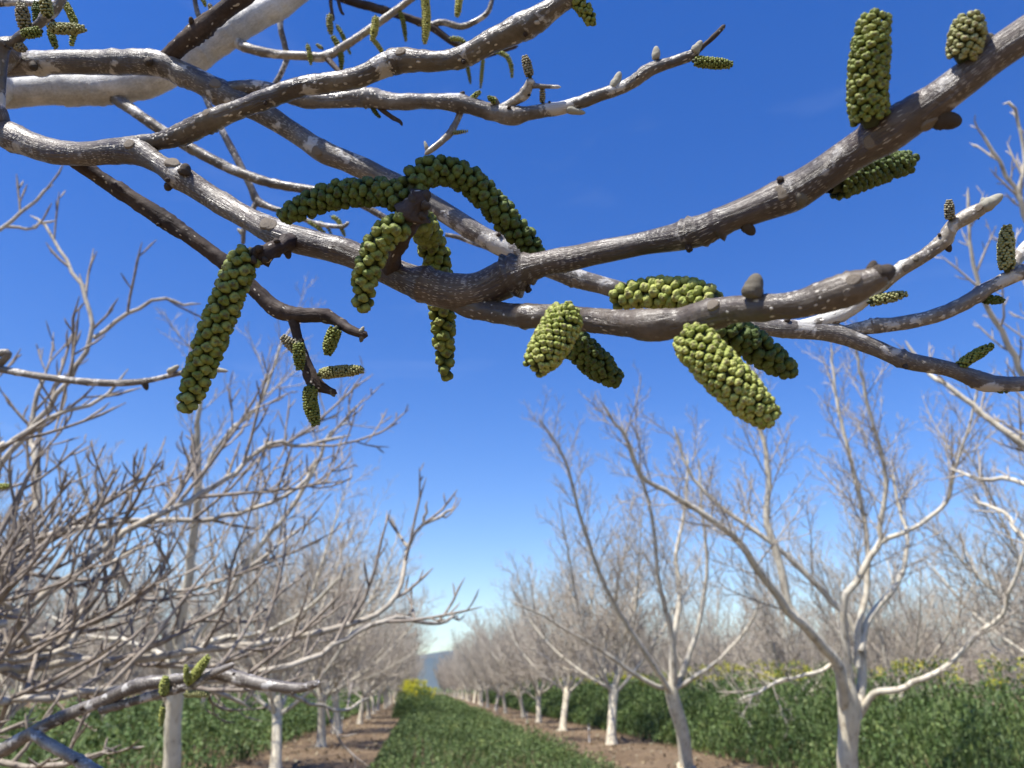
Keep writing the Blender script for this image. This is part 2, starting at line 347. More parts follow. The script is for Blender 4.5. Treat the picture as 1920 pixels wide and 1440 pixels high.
FG = {}
def branch(key, pts, mat, name='branch', nodes=(), auto=0.055, pre=(), step=0.0016, sides=22, seed=0, scars=True, rough=1.0, tip=False):
    """pts: (px, py, depth, width px) along the axis; pre: world points (x, y, z, radius) leading in from the trunk"""
    P = [list(p) for p in pre] + [[*at(a, b, d), w_*d/F*0.5] for a, b, d, w_ in pts]
    dm = np.mean([p[2] for p in pts]) if pts else .8
    C = catmull(P, max(step, step*dm/0.4), 3); R = np.maximum(C[:, 3], 0.0008); C = C[:, :3]
    seg = np.linalg.norm(np.diff(C, axis=0), axis=1); S = np.concatenate([[0], np.cumsum(seg)])
    T, N, B = frames(C)
    px = np.array([proj(c)[:2] if (c-CAMn) @ FWn > 0.05 else (-9e3, -9e3) for c in C])
    rr = random.Random(seed*7+len(pts))
    # swellings where leaves and shoots once sat
    sw = []
    for nd in nodes:
        i = ((px[:, 0]-nd[0])**2 + (px[:, 1]-nd[1])**2).argmin(); sw.append((S[i], nd[2], nd[3] if len(nd) > 3 else 2.2))
    if auto:
        s = rr.uniform(0.3, 1)*auto
        while s < S[-1]-0.01:
            if all(abs(s-q[0]) > 0.02 for q in sw): sw.append((s, rr.uniform(0.07, 0.20), rr.uniform(0.4, 0.9)))
            s += auto*rr.uniform(0.6, 1.5)
    a = np.arange(sides)/sides*2*np.pi
    dirs = np.cos(a)[None, :, None]*N[:, None, :] + np.sin(a)[None, :, None]*B[:, None, :]
    rad = np.repeat(R[:, None], sides, 1)
    side = {}
    for s0, amp, wid in sw:
        g = np.exp(-((S-s0)/(np.interp(s0, S, R)*wid))**2)
        th = rr.uniform(0, 6.28); lob = 0.65 + 0.5*np.cos(a-th)[None, :]
        rr0 = np.interp(s0, S, R); rip = 1 + (0.42*np.sin((S-s0)/(rr0*0.10)+rr.uniform(0, 6)) + 0.3*np.sin((S-s0)/(rr0*0.23)+rr.uniform(0, 6)))[:, None]*(1 + 0.6*np.cos(2*a+rr.uniform(0, 6)))[None, :]*(1.25 if amp > .19 else 0.8)
        rad = rad*(1 + amp*g[:, None]*lob*rip)
    f1, f2 = 0.9/np.mean(R), 3.2/np.mean(R)
    P0 = C[:, None, :] + dirs*R[:, None, None]
    nv = np.array([[noise.noise(Vector(v)*f1)*0.11 + noise.noise(Vector(v)*f2)*0.05 for v in row] for row in P0])
    rad = rad*(1+nv*rough)
    rad[-1] = 0.0002
    if tip: rad[-2] *= 0.6
    Vv = C[:, None, :] + dirs*rad[:, :, None]
    me = mk(name, Vv.reshape(-1, 3) - TL, ring_quads(len(C), sides), mat)
    uvl = me.uv_layers.new(name='UVMap'); vi = np.empty(len(me.loops), np.int32); me.loops.foreach_get('vertex_index', vi)
    jj = np.tile(np.array([0, 1, 1, 0]), len(vi)//4); js = vi % sides; js = np.where((jj == 1) & (js == 0), sides, js)
    uvl.data.foreach_set('uv', np.stack([js/sides*2*np.pi*np.median(R), S[vi//sides]], -1).astype(np.float32).ravel())
    o = ob(name, me, near_tree)
    FG[key] = dict(o=o, C=C, R=R, S=S, T=T, px=px)
    if scars:
        for s0, amp, wid in sw:
            i = int(np.searchsorted(S, s0)); i = min(i, len(C)-2)
            if not (-20 < px[i, 0] < 1940 and -20 < px[i, 1] < 1460): continue
            r = R[i]; u = rr.random()
            th = rr.uniform(0, 6.28); nrm = np.cos(th)*N[i] + np.sin(th)*B[i]
            if (nrm @ FWn) > 0.3: nrm = -nrm
            if u < 0.22: place('leaf_scar', SCAR, o, C[i]+nrm*r*0.99, nrm, T[i], r*rr.uniform(0.75, 1.05))
            elif u < 0.45: place('spur_stub', STUB, o, C[i]+nrm*r*0.92, nrm+0.3*T[i], T[i], r*rr.uniform(0.35, 0.6))
            elif u < 0.62:
                L = r*rr.uniform(0.6, 0.9); place('bud', BUD['dark'], o, C[i]+nrm*r*0.9, nrm+0.7*T[i], T[i], (L*0.8, L*0.8, L))
    return o
def on(key, px_, py_):
    b = FG[key]; i = ((b['px'][:, 0]-px_)**2 + (b['px'][:, 1]-py_)**2).argmin()
    return b, i
def scar_at(key, x, y, size=1.0, tilt=(0, 0)):
    """a leaf scar on the near face of a branch, where the line of sight at (x, y) meets it"""
    b, i = on(key, x, y); c = b['C'][i]; r = b['R'][i]
    v = at(x, y, proj(c)[2]) - c; v = v - b['T'][i]*(v @ b['T'][i]); k = min(0.96, np.linalg.norm(v)/r)
    vi = v/(np.linalg.norm(v)+1e-9)*k; tow = -FWn - b['T'][i]*(-FWn @ b['T'][i]); tow /= np.linalg.norm(tow)
    n_ = vi + tow*math.sqrt(max(0.0, 1-k*k)); n_ /= np.linalg.norm(n_)
    place('leaf_scar', SCAR, b['o'], c + n_*r*1.05, n_, b['T'][i], r*size)
def bud_at(key, p0, p1, width, d, kind='mid'):
    """bud from pixel p0 to p1 at depth d"""
    A, Bp = at(*p0, d), at(*p1, d); L = np.linalg.norm(Bp-A); wd = width*d/F
    place('bud', BUD[kind], FG[key]['o'], A, Bp-A, UPn, (wd, wd, L))

fork = (-2.52, 2.80, 1.25)
# trunk of the near tree and its big off-frame limbs
C0 = catmull([[-2.6, 2.9, -0.05, 0.17], [-2.6, 2.9, 0.08, 0.135], [-2.59, 2.88, 0.4, 0.115], [-2.56, 2.84, 0.85, 0.11], [-2.52, 2.80, 1.25, 0.115], [-2.50, 2.78, 1.5, 0.07]], 0.06)
V, Q = batch_tubes([(C0[:, :3], C0[:, 3], 18)])
ob('trunk', mk('trunk', V-TL, Q, M_TRUNK), near_tree)

pre_A = [(-2.52, 2.80, 1.2, 0.060), (-2.1, 2.15, 1.45, 0.045), (-1.45, 1.35, 1.62, 0.030), (-0.80, 0.80, 1.70, 0.020), (-0.42, 0.50, 1.70, 0.012)]
branch('A', [(-60, 215, .425, 50), (0, 245, .42, 52), (60, 273, .415, 48), (110, 286, .41, 44), (165, 288, .405, 44), (215, 284, .40, 50), (258, 285, .395, 46), (300, 308, .39, 38), (332, 328, .385, 44), (400, 372, .38, 40), (470, 412, .37, 42), (520, 437, .362, 48), (560, 450, .357, 50), (650, 474, .35, 50), (720, 503, .345, 54), (780, 528, .34, 58), (840, 546, .335, 64),
  (900, 544, .33, 64), (955, 520, .325, 70), (1000, 500, .32, 52), (1100, 478, .31, 46), (1200, 458, .30, 46), (1290, 440, .29, 56), (1340, 420, .285, 52), (1400, 396, .28, 56), (1480, 366, .275, 64), (1540, 328, .268, 62), (1600, 287, .262, 64), (1660, 250, .255, 76), (1720, 212, .248, 70), (1800, 155, .24, 66), (1870, 100, .235, 64), (1960, 38, .23, 64), (2100, -60, .22, 60)],
  M_BROWN, nodes=[(258, 285, .10), (335, 330, .16, 1.0), (520, 437, .10), (975, 512, .36, .8), (1290, 440, .22, .55), (1318, 430, .24, .5), (1345, 418, .20, .5), (1470, 370, .10, 1.0), (1660, 250, .12, 1.0), (1740, 215, .1, 1)], auto=0.05, pre=pre_A, seed=1)
branch('C', [(835, 550, .338, 50), (880, 572, .333, 46), (930, 585, .325, 42), (985, 592, .315, 44), (1040, 594, .307, 46), (1090, 598, .30, 46), (1160, 605, .285, 50), (1220, 610, .275, 58), (1280, 604, .27, 56), (1330, 590, .262, 58), (1380, 580, .255, 50), (1440, 577, .246, 50), (1500, 570, .24, 54), (1560, 552, .235, 60), (1605, 538, .232, 60), (1640, 524, .23, 48), (1662, 512, .229, 40)],
  M_SHOOT, nodes=[(985, 592, .16, .9), (1050, 596, .10, .7), (1220, 612, .10, 1.2), (1330, 588, .10, 1.2), (1600, 540, .08, 1.0)], auto=0.09, seed=2, scars=False)
branch('D', [(222, 282, .40, 40), (260, 268, .398, 30), (300, 264, .395, 32), (350, 248, .39, 38), (400, 223, .385, 38), (450, 204, .383, 34), (500, 186, .38, 36), (560, 164, .378, 36), (620, 155, .375, 38), (680, 142, .37, 38), (735, 116, .368, 42), (770, 113, .365, 42), (820, 115, .362, 36), (870, 105, .358, 38), (910, 84, .355, 40), (955, 60, .352, 46), (1000, 40, .348, 48), (1040, 14, .345, 38), (1075, -10, .342, 34), (1140, -60, .335, 30)],
  M_OLIVE, nodes=[(350, 248, .12), (400, 223, .16, 1.0), (500, 188, .10), (740, 116, .18, 1.1), (870, 105, .1), (985, 45, .14, 1.4)], auto=0.045, seed=3)
pre_E = [(-2.50, 2.78, 1.45, 0.055), (-2.0, 2.05, 1.75, 0.040), (-1.3, 1.25, 1.90, 0.030), (-0.75, 0.78, 1.90, 0.018)]
branch('E', [(-60, 125, .51, 46), (10, 121, .505, 46), (100, 117, .50, 44), (200, 117, .50, 44), (290, 119, .495, 46), (340, 137, .495, 44), (400, 166, .495, 44), (440, 185, .495, 46), (500, 216, .495, 42), (560, 254, .495, 38), (605, 284, .49, 42), (650, 302, .49, 40), (700, 325, .49, 40), (760, 355, .488, 38), (830, 397, .485, 38), (900, 440, .48, 38), (960, 472, .475, 38), (1060, 515, .47, 36), (1150, 541, .465, 34), (1250, 572, .46, 30), (1340, 598, .455, 30), (1420, 612, .45, 30), (1500, 618, .447, 32), (1570, 626, .445, 36), (1640, 652, .442, 30), (1700, 676, .44, 32), (1780, 692, .438, 28), (1840, 714, .435, 32), (1880, 720, .433, 28), (1980, 720, .43, 28), (2120, 735, .42, 24)],
  M_GREY, nodes=[(290, 117, .08), (415, 175, .18, 1.0), (605, 284, .14, .9), (930, 460, .12, .8), (1470, 618, .12), (1850, 715, .14)], auto=0.06, pre=pre_E, seed=4)
branch('F', [(425, 172, .495, 34), (470, 165, .493, 30), (520, 172, .492, 28), (570, 186, .49, 28), (630, 188, .488, 30), (690, 183, .486, 34), (735, 190, .484, 32), (800, 190, .482, 28), (860, 193, .48, 32), (920, 210, .478, 32), (960, 217, .476, 34), (1000, 211, .474, 26), (1060, 201, .47, 24), (1120, 180, .466, 24), (1180, 158, .462, 22), (1218, 131, .458, 24), (1262, 116, .455, 20), (1298, 103, .452, 18), (1310, 90, .45, 12)],
  M_GREY, nodes=[(570, 186, .15), (690, 183, .2, 1.0), (860, 193, .15, 1.0), (955, 216, .15, 1.1), (1200, 150, .12), (1295, 105, .15)], auto=0.04, seed=5)
branch('F2', [(1300, 102, .452, 14), (1320, 85, .452, 9), (1340, 67, .452, 10), (1360, 46, .452, 8)], M_SPUR, name='twig', auto=0, seed=6, scars=False)
branch('G', [(310, 112, .495, 30), (340, 84, .492, 32), (372, 58, .49, 36), (410, 28, .488, 32), (450, 0, .486, 32), (500, -40, .483, 30)], M_SPUR, nodes=[(372, 58, .14), (440, 5, .1)], auto=0.03, seed=7)
pre_H = [(-2.52, 2.80, 1.3, 0.070), (-2.1, 2.3, 1.75, 0.045), (-1.5, 1.55, 2.02, 0.030), (-0.95, 1.05, 2.05, 0.022)]
branch('H', [(-70, 182, .80, 64), (0, 173, .80, 60), (100, 168, .80, 56), (200, 164, .80, 56), (280, 151, .80, 56), (340, 124, .80, 54), (390, 88, .805, 54), (430, 62, .81, 52), (480, 32, .82, 50), (540, -4, .83, 46), (620, -60, .85, 42), (760, -160, .88, 36)], M_WHITE, nodes=[(215, 175, .12), (440, 60, .08)], auto=0.12, pre=pre_H, seed=8, scars=False)
branch('I', [(212, 180, .80, 26), (235, 197, .79, 22), (260, 215, .785, 20), (320, 256, .78, 20), (380, 290, .775, 20), (440, 320, .77, 19), (500, 341, .765, 18), (560, 353, .76, 17), (620, 362, .755, 15), (680, 385, .75, 13), (740, 420, .745, 12)], M_OLIVE, auto=0.07, seed=9)
branch('J', [(380, 170, .92, 12), (398, 210, .915, 12), (420, 252, .91, 13), (448, 305, .905, 14), (470, 350, .90, 13), (482, 376, .90, 17), (505, 388, .895, 12), (535, 398, .89, 10), (590, 418, .885, 9), (640, 425, .88, 8), (655, 415, .88, 6)], M_GREY, auto=0.08, seed=10)
branch('J2', [(482, 376, .90, 12), (470, 400, .895, 9), (458, 425, .89, 9), (456, 452, .89, 8), (455, 458, .89, 5)], M_GREY, name='twig', auto=0.03, seed=11)
branch('K', [(140, 300, .415, 30), (165, 318, .418, 28), (200, 342, .42, 28), (250, 374, .42, 30), (310, 414, .42, 32), (370, 454, .418, 28), (430, 500, .416, 30), (480, 545, .414, 28), (515, 578, .412, 30), (550, 590, .41, 28), (605, 592, .408, 26), (635, 604, .405, 20), (660, 620, .40, 18), (690, 630, .398, 14)], M_SPUR, nodes=[(310, 414, .12), (540, 588, .12), (610, 593, .15, .8), (640, 607, .2, .8)], auto=0.05, seed=12)
branch('L', [(548, 590, .41, 22), (556, 625, .409, 18), (566, 660, .408, 20), (580, 698, .406, 24), (592, 718, .405, 26), (612, 730, .404, 16), (632, 738, .403, 12)], M_SPUR, nodes=[(590, 716, .15)], auto=0.025, seed=13)
branch('catspur', [(556, 448, .355, 30), (535, 458, .348, 28), (512, 468, .343, 28), (488, 478, .34, 30), (468, 480, .34, 24)], M_SPUR, name='spur', nodes=[(540, 456, .18, .5), (515, 466, .2, .4), (492, 476, .35, .6), (475, 480, .4, .5)], auto=0.006, seed=14, scars=False, rough=2.4)
branch('midspur', [(730, 505, .34, 36), (742, 465, .328, 34), (758, 430, .320, 42), (772, 398, .316, 50), (788, 374, .314, 36), (803, 366, .314, 20)], M_SPUR, name='spur', nodes=[(745, 455, .2, .5), (772, 398, .35, .5), (785, 380, .35, .4), (795, 368, .3, .4)], auto=0.006, seed=15, scars=False, rough=2.6)
branch('N', [(1490, 617, .447, 26), (1545, 602, .446, 30), (1590, 582, .444, 28), (1640, 545, .44, 27), (1690, 505, .436, 26), (1735, 478, .433, 25), (1770, 450, .43, 28), (1785, 425, .428, 25), (1815, 405, .425, 27), (1838, 393, .422, 24), (1848, 386, .42, 14)], M_PALETWIG, nodes=[(1560, 598, .16, .8), (1695, 503, .14, .8), (1770, 450, .12), (1830, 396, .12)], auto=0.035, seed=16)
branch('O', [(1575, 624, .445, 24), (1640, 612, .443, 28), (1690, 606, .44, 26), (1740, 596, .437, 26), (1780, 582, .435, 26), (1830, 556, .432, 28), (1862, 535, .43, 25), (1905, 515, .427, 28), (1975, 488, .42, 26), (2080, 450, .41, 20)], M_GREY, nodes=[(1640, 610, .2, .7), (1710, 602, .14, .6), (1760, 590, .12, .6), (1840, 552, .12, .7)], auto=0.03, seed=17)
branch('O2', [(1895, 520, .427, 22), (1905, 490, .43, 20), (1922, 465, .435, 22), (1950, 440, .44, 20)], M_PALETWIG, name='twig', auto=0.02, seed=18)
branch('W', [(-14, 262, .42, 22), (-1, 225, .42, 16), (2, 170, .42, 15), (4, 120, .42, 18), (8, 85, .42, 24), (28, 76, .42, 18), (50, 60, .42, 18), (72, 46, .42, 16), (88, 30, .42, 22), (105, 15, .42, 18), (120, -10, .42, 16)], M_GREY, name='twig', nodes=[(8, 85, .2, .6), (88, 30, .2, .6)], auto=0.02, seed=19)
branch('W2', [(-60, 8, .55, 14), (0, 6, .55, 13), (40, 4, .55, 13), (80, 8, .55, 12), (110, 6, .55, 10)], M_GREY, name='twig', auto=0.03, seed=20)
branch('Qt', [(440, 78, .81, 22), (470, 92, .80, 18), (520, 102, .80, 16), (570, 105, .80, 16), (610, 106, .80, 18), (650, 84, .80, 15), (700, 50, .80, 14), (750, 14, .80, 13), (800, -25, .80, 12)], M_PALETWIG, auto=0.06, seed=21)
branch('Q2', [(612, 108, .80, 12), (630, 128, .79, 10), (650, 150, .78, 9)], M_SPUR, name='twig', auto=0, seed=22)
branch('R', [(560, -50, .86, 18), (640, -4, .86, 15), (700, 14, .86, 16), (760, 32, .86, 14), (810, 52, .86, 14), (850, 80, .86, 12), (900, 103, .86, 11), (940, 95, .86, 9), (972, 86, .86, 7)], M_SPUR, auto=0.06, seed=23)
branch('S', [(806, 48, .86, 12), (830, 42, .86, 12), (865, 50, .86, 12), (895, 38, .86, 10), (915, 22, .86, 10), (925, -8, .86, 7)], M_GREY, name='twig', auto=0.03, seed=24)
branch('T', [(528, 10, .86, 11), (526, 50, .86, 11), (534, 85, .86, 11), (538, 108, .86, 11), (528, 135, .86, 10), (515, 158, .86, 11), (495, 172, .86, 9)], M_GREY, auto=0.05, seed=25)
branch('T2', [(622, -30, .84, 8), (620, 5, .84, 7), (626, 40, .84, 6)], M_SPUR, name='twig', auto=0.04, seed=26)
branch('T3', [(628, -30, .84, 7), (634, 0, .84, 7), (640, 22, .84, 6), (646, 28, .84, 4)], M_SPUR, name='twig', auto=0.04, seed=27)
branch('T4', [(362, -20, .62, 9), (368, 15, .62, 9), (375, 35, .62, 11), (380, 45, .62, 8)], M_GREY, name='twig', auto=0.02, seed=28)
branch('U', [(866, 204, .483, 14), (856, 228, .482, 12), (845, 248, .48, 14), (828, 265, .478, 12), (808, 281, .476, 12), (796, 290, .475, 7)], M_PALETWIG, name='twig', auto=0.02, seed=29)
branch('Vt', [(940, 205, .476, 18), (960, 192, .474, 16), (982, 178, .472, 20), (992, 160, .470, 18), (998, 146, .468, 18)], M_PALETWIG, name='twig', nodes=[(985, 175, .2, .6)], auto=0.015, seed=30)
branch('V2', [(992, 160, .470, 12), (1020, 162, .468, 8), (1052, 163, .466, 7)], M_GREY, name='twig', auto=0.02, seed=31)
branch('Y1', [(695, 190, .488, 10), (715, 205, .487, 9), (735, 220, .486, 9), (750, 228, .485, 7), (754, 236, .484, 4)], M_SPUR, name='twig', auto=0.015, seed=32)
branch('Z1', [(835, 440, .70, 8), (860, 445, .70, 9), (885, 455, .70, 8), (920, 468, .70, 7)], M_GREY, name='twig', auto=0.03, seed=33)
# left middle twig and the low branch at the bottom left
pre_X = [(-2.45, 2.72, 1.35, 0.03), (-1.9, 1.9, 1.5, 0.02), (-1.1, 1.1, 1.62, 0.010)]
branch('X', [(-60, 678, .95, 15), (0, 692, .95, 14), (80, 706, .94, 13), (160, 716, .93, 14), (230, 718, .92, 13), (285, 712, .91, 10), (335, 700, .90, 10), (380, 695, .90, 8), (412, 690, .90, 6)], M_GREY, nodes=[(270, 715, .2)], auto=0.05, pre=pre_X, seed=34)
pre_Y = [(-2.5, 2.75, 1.1, 0.04), (-1.9, 1.9, 1.05, 0.028), (-1.15, 1.2, 1.0, 0.016)]
branch('Y', [(-60, 1440, 1.05, 28), (0, 1408, 1.05, 25), (100, 1352, 1.03, 23), (190, 1315, 1.02, 22), (260, 1285, 1.0, 24), (330, 1275, 1.0, 22), (400, 1264, 1.0, 22), (450, 1274, .99, 24), (500, 1284, .98, 22), (560, 1290, .97, 18), (600, 1280, .96, 12)], M_GREY, nodes=[(260, 1285, .12), (440, 1272, .15)], auto=0.06, pre=pre_Y, seed=35)
branch('Yb', [(190, 1330, 1.02, 18), (240, 1318, 1.01, 16), (300, 1300, 1.0, 17), (360, 1284, .99, 15), (400, 1262, .98, 14), (440, 1245, .97, 10)], M_GREY, auto=0.04, seed=36)
branch('Yc', [(60, 1375, 1.03, 20), (100, 1400, 1.0, 20), (150, 1428, .97, 21), (220, 1470, .94, 20)], M_PALETWIG, auto=0.05, seed=37)

# a branch of the same tree overhead, outside the picture: it shades the middle catkins
ov = [(*(at(x, y, .322)+np.array(to_sun)*.42), r) for x, y, r in [(250, 350, .016), (420, 372, .015), (600, 378, .015), (750, 362, .014), (870, 348, .012), (930, 345, .006)]]
branch('over', [], M_BROWN, auto=0.05, pre=[(-2.1, 2.15, 1.5, .04), (-1.4, 1.2, 1.95, .03), (-.75, .5, 2.05, .02)] + ov, seed=40, scars=False)
# hand-placed scars and buds
for k, x, y, s in [('A', 335, 312, 1.25), ('A', 515, 428, 1.1), ('A', 258, 278, .9), ('A', 1470, 362, 1.0), ('A', 1640, 262, .8), ('A', 1742, 235, .9), ('D', 398, 216, .9), ('D', 762, 106, .9), ('C', 1345, 570, .85), ('C', 1598, 524, .85), ('C', 1590, 548, .55), ('N', 1836, 388, 1.1), ('N', 1695, 502, 1.1), ('E', 600, 290, .9), ('E', 413, 165, .9), ('O', 1642, 605, 1.2), ('C', 1312, 632, .8)]:
    scar_at(k, x, y, s)
bud_at('C', (1408, 560), (1420, 512), 38, .246, 'mid'); bud_at('C', (1640, 522), (1678, 503), 38, .229, 'dark'); bud_at('C', (1632, 512), (1640, 488), 20, .232, 'dark')
bud_at('N', (1840, 392), (1880, 365), 24, .42, 'pale'); bud_at('N', (1845, 385), (1843, 370), 12, .42, 'pale'); bud_at('N', (1772, 452), (1782, 473), 14, .43, 'dark'); bud_at('N', (1715, 492), (1720, 478), 12, .432, 'mid')
bud_at('A', (1750, 222), (1803, 230), 36, .245, 'dark'); bud_at('A', (1490, 378), (1520, 362), 30, .27, 'mid'); bud_at('A', (1395, 420), (1415, 440), 22, .28, 'dark'); bud_at('A', (1835, 85), (1862, 66), 24, .235, 'mid')
bud_at('A', (345, 330), (350, 306), 22, .378, 'dark'); bud_at('A', (318, 345), (312, 358), 16, .385, 'dark')
bud_at('F', (1150, 168), (1163, 134), 18, .463, 'pale'); bud_at('F', (1300, 100), (1316, 76), 16, .45, 'pale'); bud_at('F', (1230, 112), (1230, 86), 15, .456, 'pale'); bud_at('F', (930, 200), (925, 180), 16, .476, 'mid'); bud_at('F', (1062, 206), (1098, 212), 13, .467, 'pale')
bud_at('U', (802, 284), (796, 264), 8, .476, 'pale'); bud_at('X', (315, 700), (336, 685), 12, .90, 'pale'); bud_at('X', (270, 715), (276, 732), 12, .91, 'dark'); bud_at('X', (402, 693), (428, 696), 9, .90, 'pale')
bud_at('K', (676, 625), (682, 612), 9, .398, 'pale'); bud_at('K', (680, 628), (676, 642), 10, .398, 'mid'); bud_at('L', (618, 730), (628, 744), 10, .403, 'mid'); bud_at('K', (436, 530), (446, 518), 10, .414, 'dark')
bud_at('J2', (456, 440), (445, 428), 8, .89, 'pale'); bud_at('catspur', (488, 476), (470, 470), 26, .338, 'dark'); bud_at('midspur', (792, 374), (806, 358), 22, .313, 'dark'); bud_at('catspur', (538, 470), (542, 486), 14, .350, 'dark')

for p0, p1, wd, d_ in [((770, 405), (752, 392), 18, .312), ((780, 385), (770, 362), 22, .312), ((790, 385), (808, 388), 18, .311), ((762, 425), (748, 436), 16, .314), ((785, 402), (800, 410), 14, .312), ((745, 462), (735, 455), 12, .322)]: bud_at('midspur', p0, p1, wd, d_, 'dark')
for p0, p1, wd, d_ in [((490, 470), (478, 462), 16, .335), ((500, 484), (492, 492), 12, .336), ((520, 456), (516, 446), 12, .342), ((480, 486), (468, 490), 16, .334)]: bud_at('catspur', p0, p1, wd, d_, 'dark')
# ------------------------------------------------------------------ catkins
def floret_mesh(var, mat, s=16, n=10):
    rr = random.Random(var*13+1); V = []; UV = []
    ph = rr.uniform(0, 6.28); lobes = rr.choice([2, 3, 3, 4])
    for i in range(n):
        t = i/(n-1); th = math.pi*(1-t)
        for j in range(s):
            a = j/s*2*math.pi
            k = 1 + 0.07*math.cos(lobes*a+ph)*math.sin(th) - 0.20*abs(math.cos(lobes*a/2+ph+0.6))**9*math.sin(th)**0.5
            r = 0.52*math.sin(th)**0.72*k if 0 < i < n-1 else 0.0005
            z = 0.5*math.cos(th) + (0.05 if i == n-1 else 0) - (0.13*abs(math.cos(lobes*a/2+ph+0.6))**7 if 0.45 < t < 0.99 else 0) - (0.07 if t == 1 else 0)
            V.append((r*math.cos(a)*(1+0.06*math.sin(var)), r*math.sin(a), z))
    V = np.array(V)
    V = V*np.array([1+.07*noise.noise(Vector(v)*2.3+Vector((var*7.7, 0, 0)))+.07*noise.noise(Vector(v)*5+Vector((0, var*3.1, 0))) for v in V])[:, None]
    if mat is None: return V, ring_quads(n, s), np.repeat(np.arange(n)/(n-1), s)
    return V
FV = [floret_mesh(k, None) for k in range(8)]
FVL = [floret_mesh(k, None, 7, 6) for k in range(8)]
def add_uv(me, v):
    uv = me.uv_layers.new(name='UVMap'); vi = np.empty(len(me.loops), np.int32); me.loops.foreach_get('vertex_index', vi)
    d = np.zeros((len(vi), 2), np.float32); d[:, 1] = v[vi]; d[:, 0] = 0.5; uv.data.foreach_set('uv', d.ravel())
FLMESH = {}
def floret_obj_mesh(var, mk_):
    if (var, mk_) not in FLMESH:
        V, Q, v = FV[var]; me = mk('floret', V, Q, FM[mk_]); add_uv(me, v); FLMESH[(var, mk_)] = me
    return FLMESH[(var, mk_)]
CATKINS = []
def catkin(pts, width, fl, mat, taper=(0.75, 0.55), lab=None):
    """pts (px, py, depth) from stalk to tip; width px; fl floret size px"""
    P = np.array([at(*p) for p in pts]); dm = np.mean([p[2] for p in pts])
    R0 = width*dm/F*0.5*(0.86 if fl/width > .3 else 0.94); fs = fl*dm/F*0.82
    C = catmull(np.hstack([P, np.zeros((len(P), 1))]), 0.001*dm/0.3, 4)[:, :3]
    S = np.concatenate([[0], np.cumsum(np.linalg.norm(np.diff(C, axis=0), axis=1))]); T, N, B = frames(C)
    rr = random.Random(len(CATKINS)*31+5)
    Lf = S[-1]; items = []; s = fs*0.30; row = 0
    def prof(u):
        base = taper[0] + (1-taper[0])*min(1, u/0.14); end = 1 if u < 0.55 else 1 - (1-taper[1]*.85)*((u-0.55)/0.45)**1.7
        return base*end
    ph0 = rr.uniform(0, 6)
    k = 0; GA = 2.39996*(1 if rr.random() < .5 else -1)
    while s < Lf - fs*0.12:
        u = s/Lf; R = R0*prof(u); rc = max(R - fs*0.46, fs*0.22); a = ph0 + k*GA + rr.gauss(0, .05)
        si = s + rr.gauss(0, .06)*fs; ii = min(len(C)-1, max(0, int(np.searchsorted(S, si))))
        o_ = math.cos(a)*N[ii] + math.sin(a)*B[ii]; sz = fs*rr.uniform(0.90, 1.10)
        lean = 0.10 + 0.9*max(0, (u-0.86)/0.14)
        z = o_ + T[ii]*(lean+rr.uniform(-0.15, 0.15)); z /= np.linalg.norm(z)
        items.append([C[ii] + o_*(rc + rr.uniform(-0.07, 0.09)*fs), z, T[ii], sz, rr.randrange(8), 0.0])
        s += fs*fs*0.70/(2*math.pi*rc); k += 1
    # tip cluster
    for k in range(3):
        z = T[-1] + 0.5*np.array([rr.uniform(-1, 1) for _ in range(3)]); z /= np.linalg.norm(z)
        items.append([C[-1] + z*fs*0.15 - T[-1]*fs*0.25, z, N[-1], fs*0.9, rr.randrange(8), 0.0])
    CATKINS.append(dict(C=C, S=S, R0=R0, fs=fs, prof=prof, items=items, mat=mat, lab=lab, px=fl))
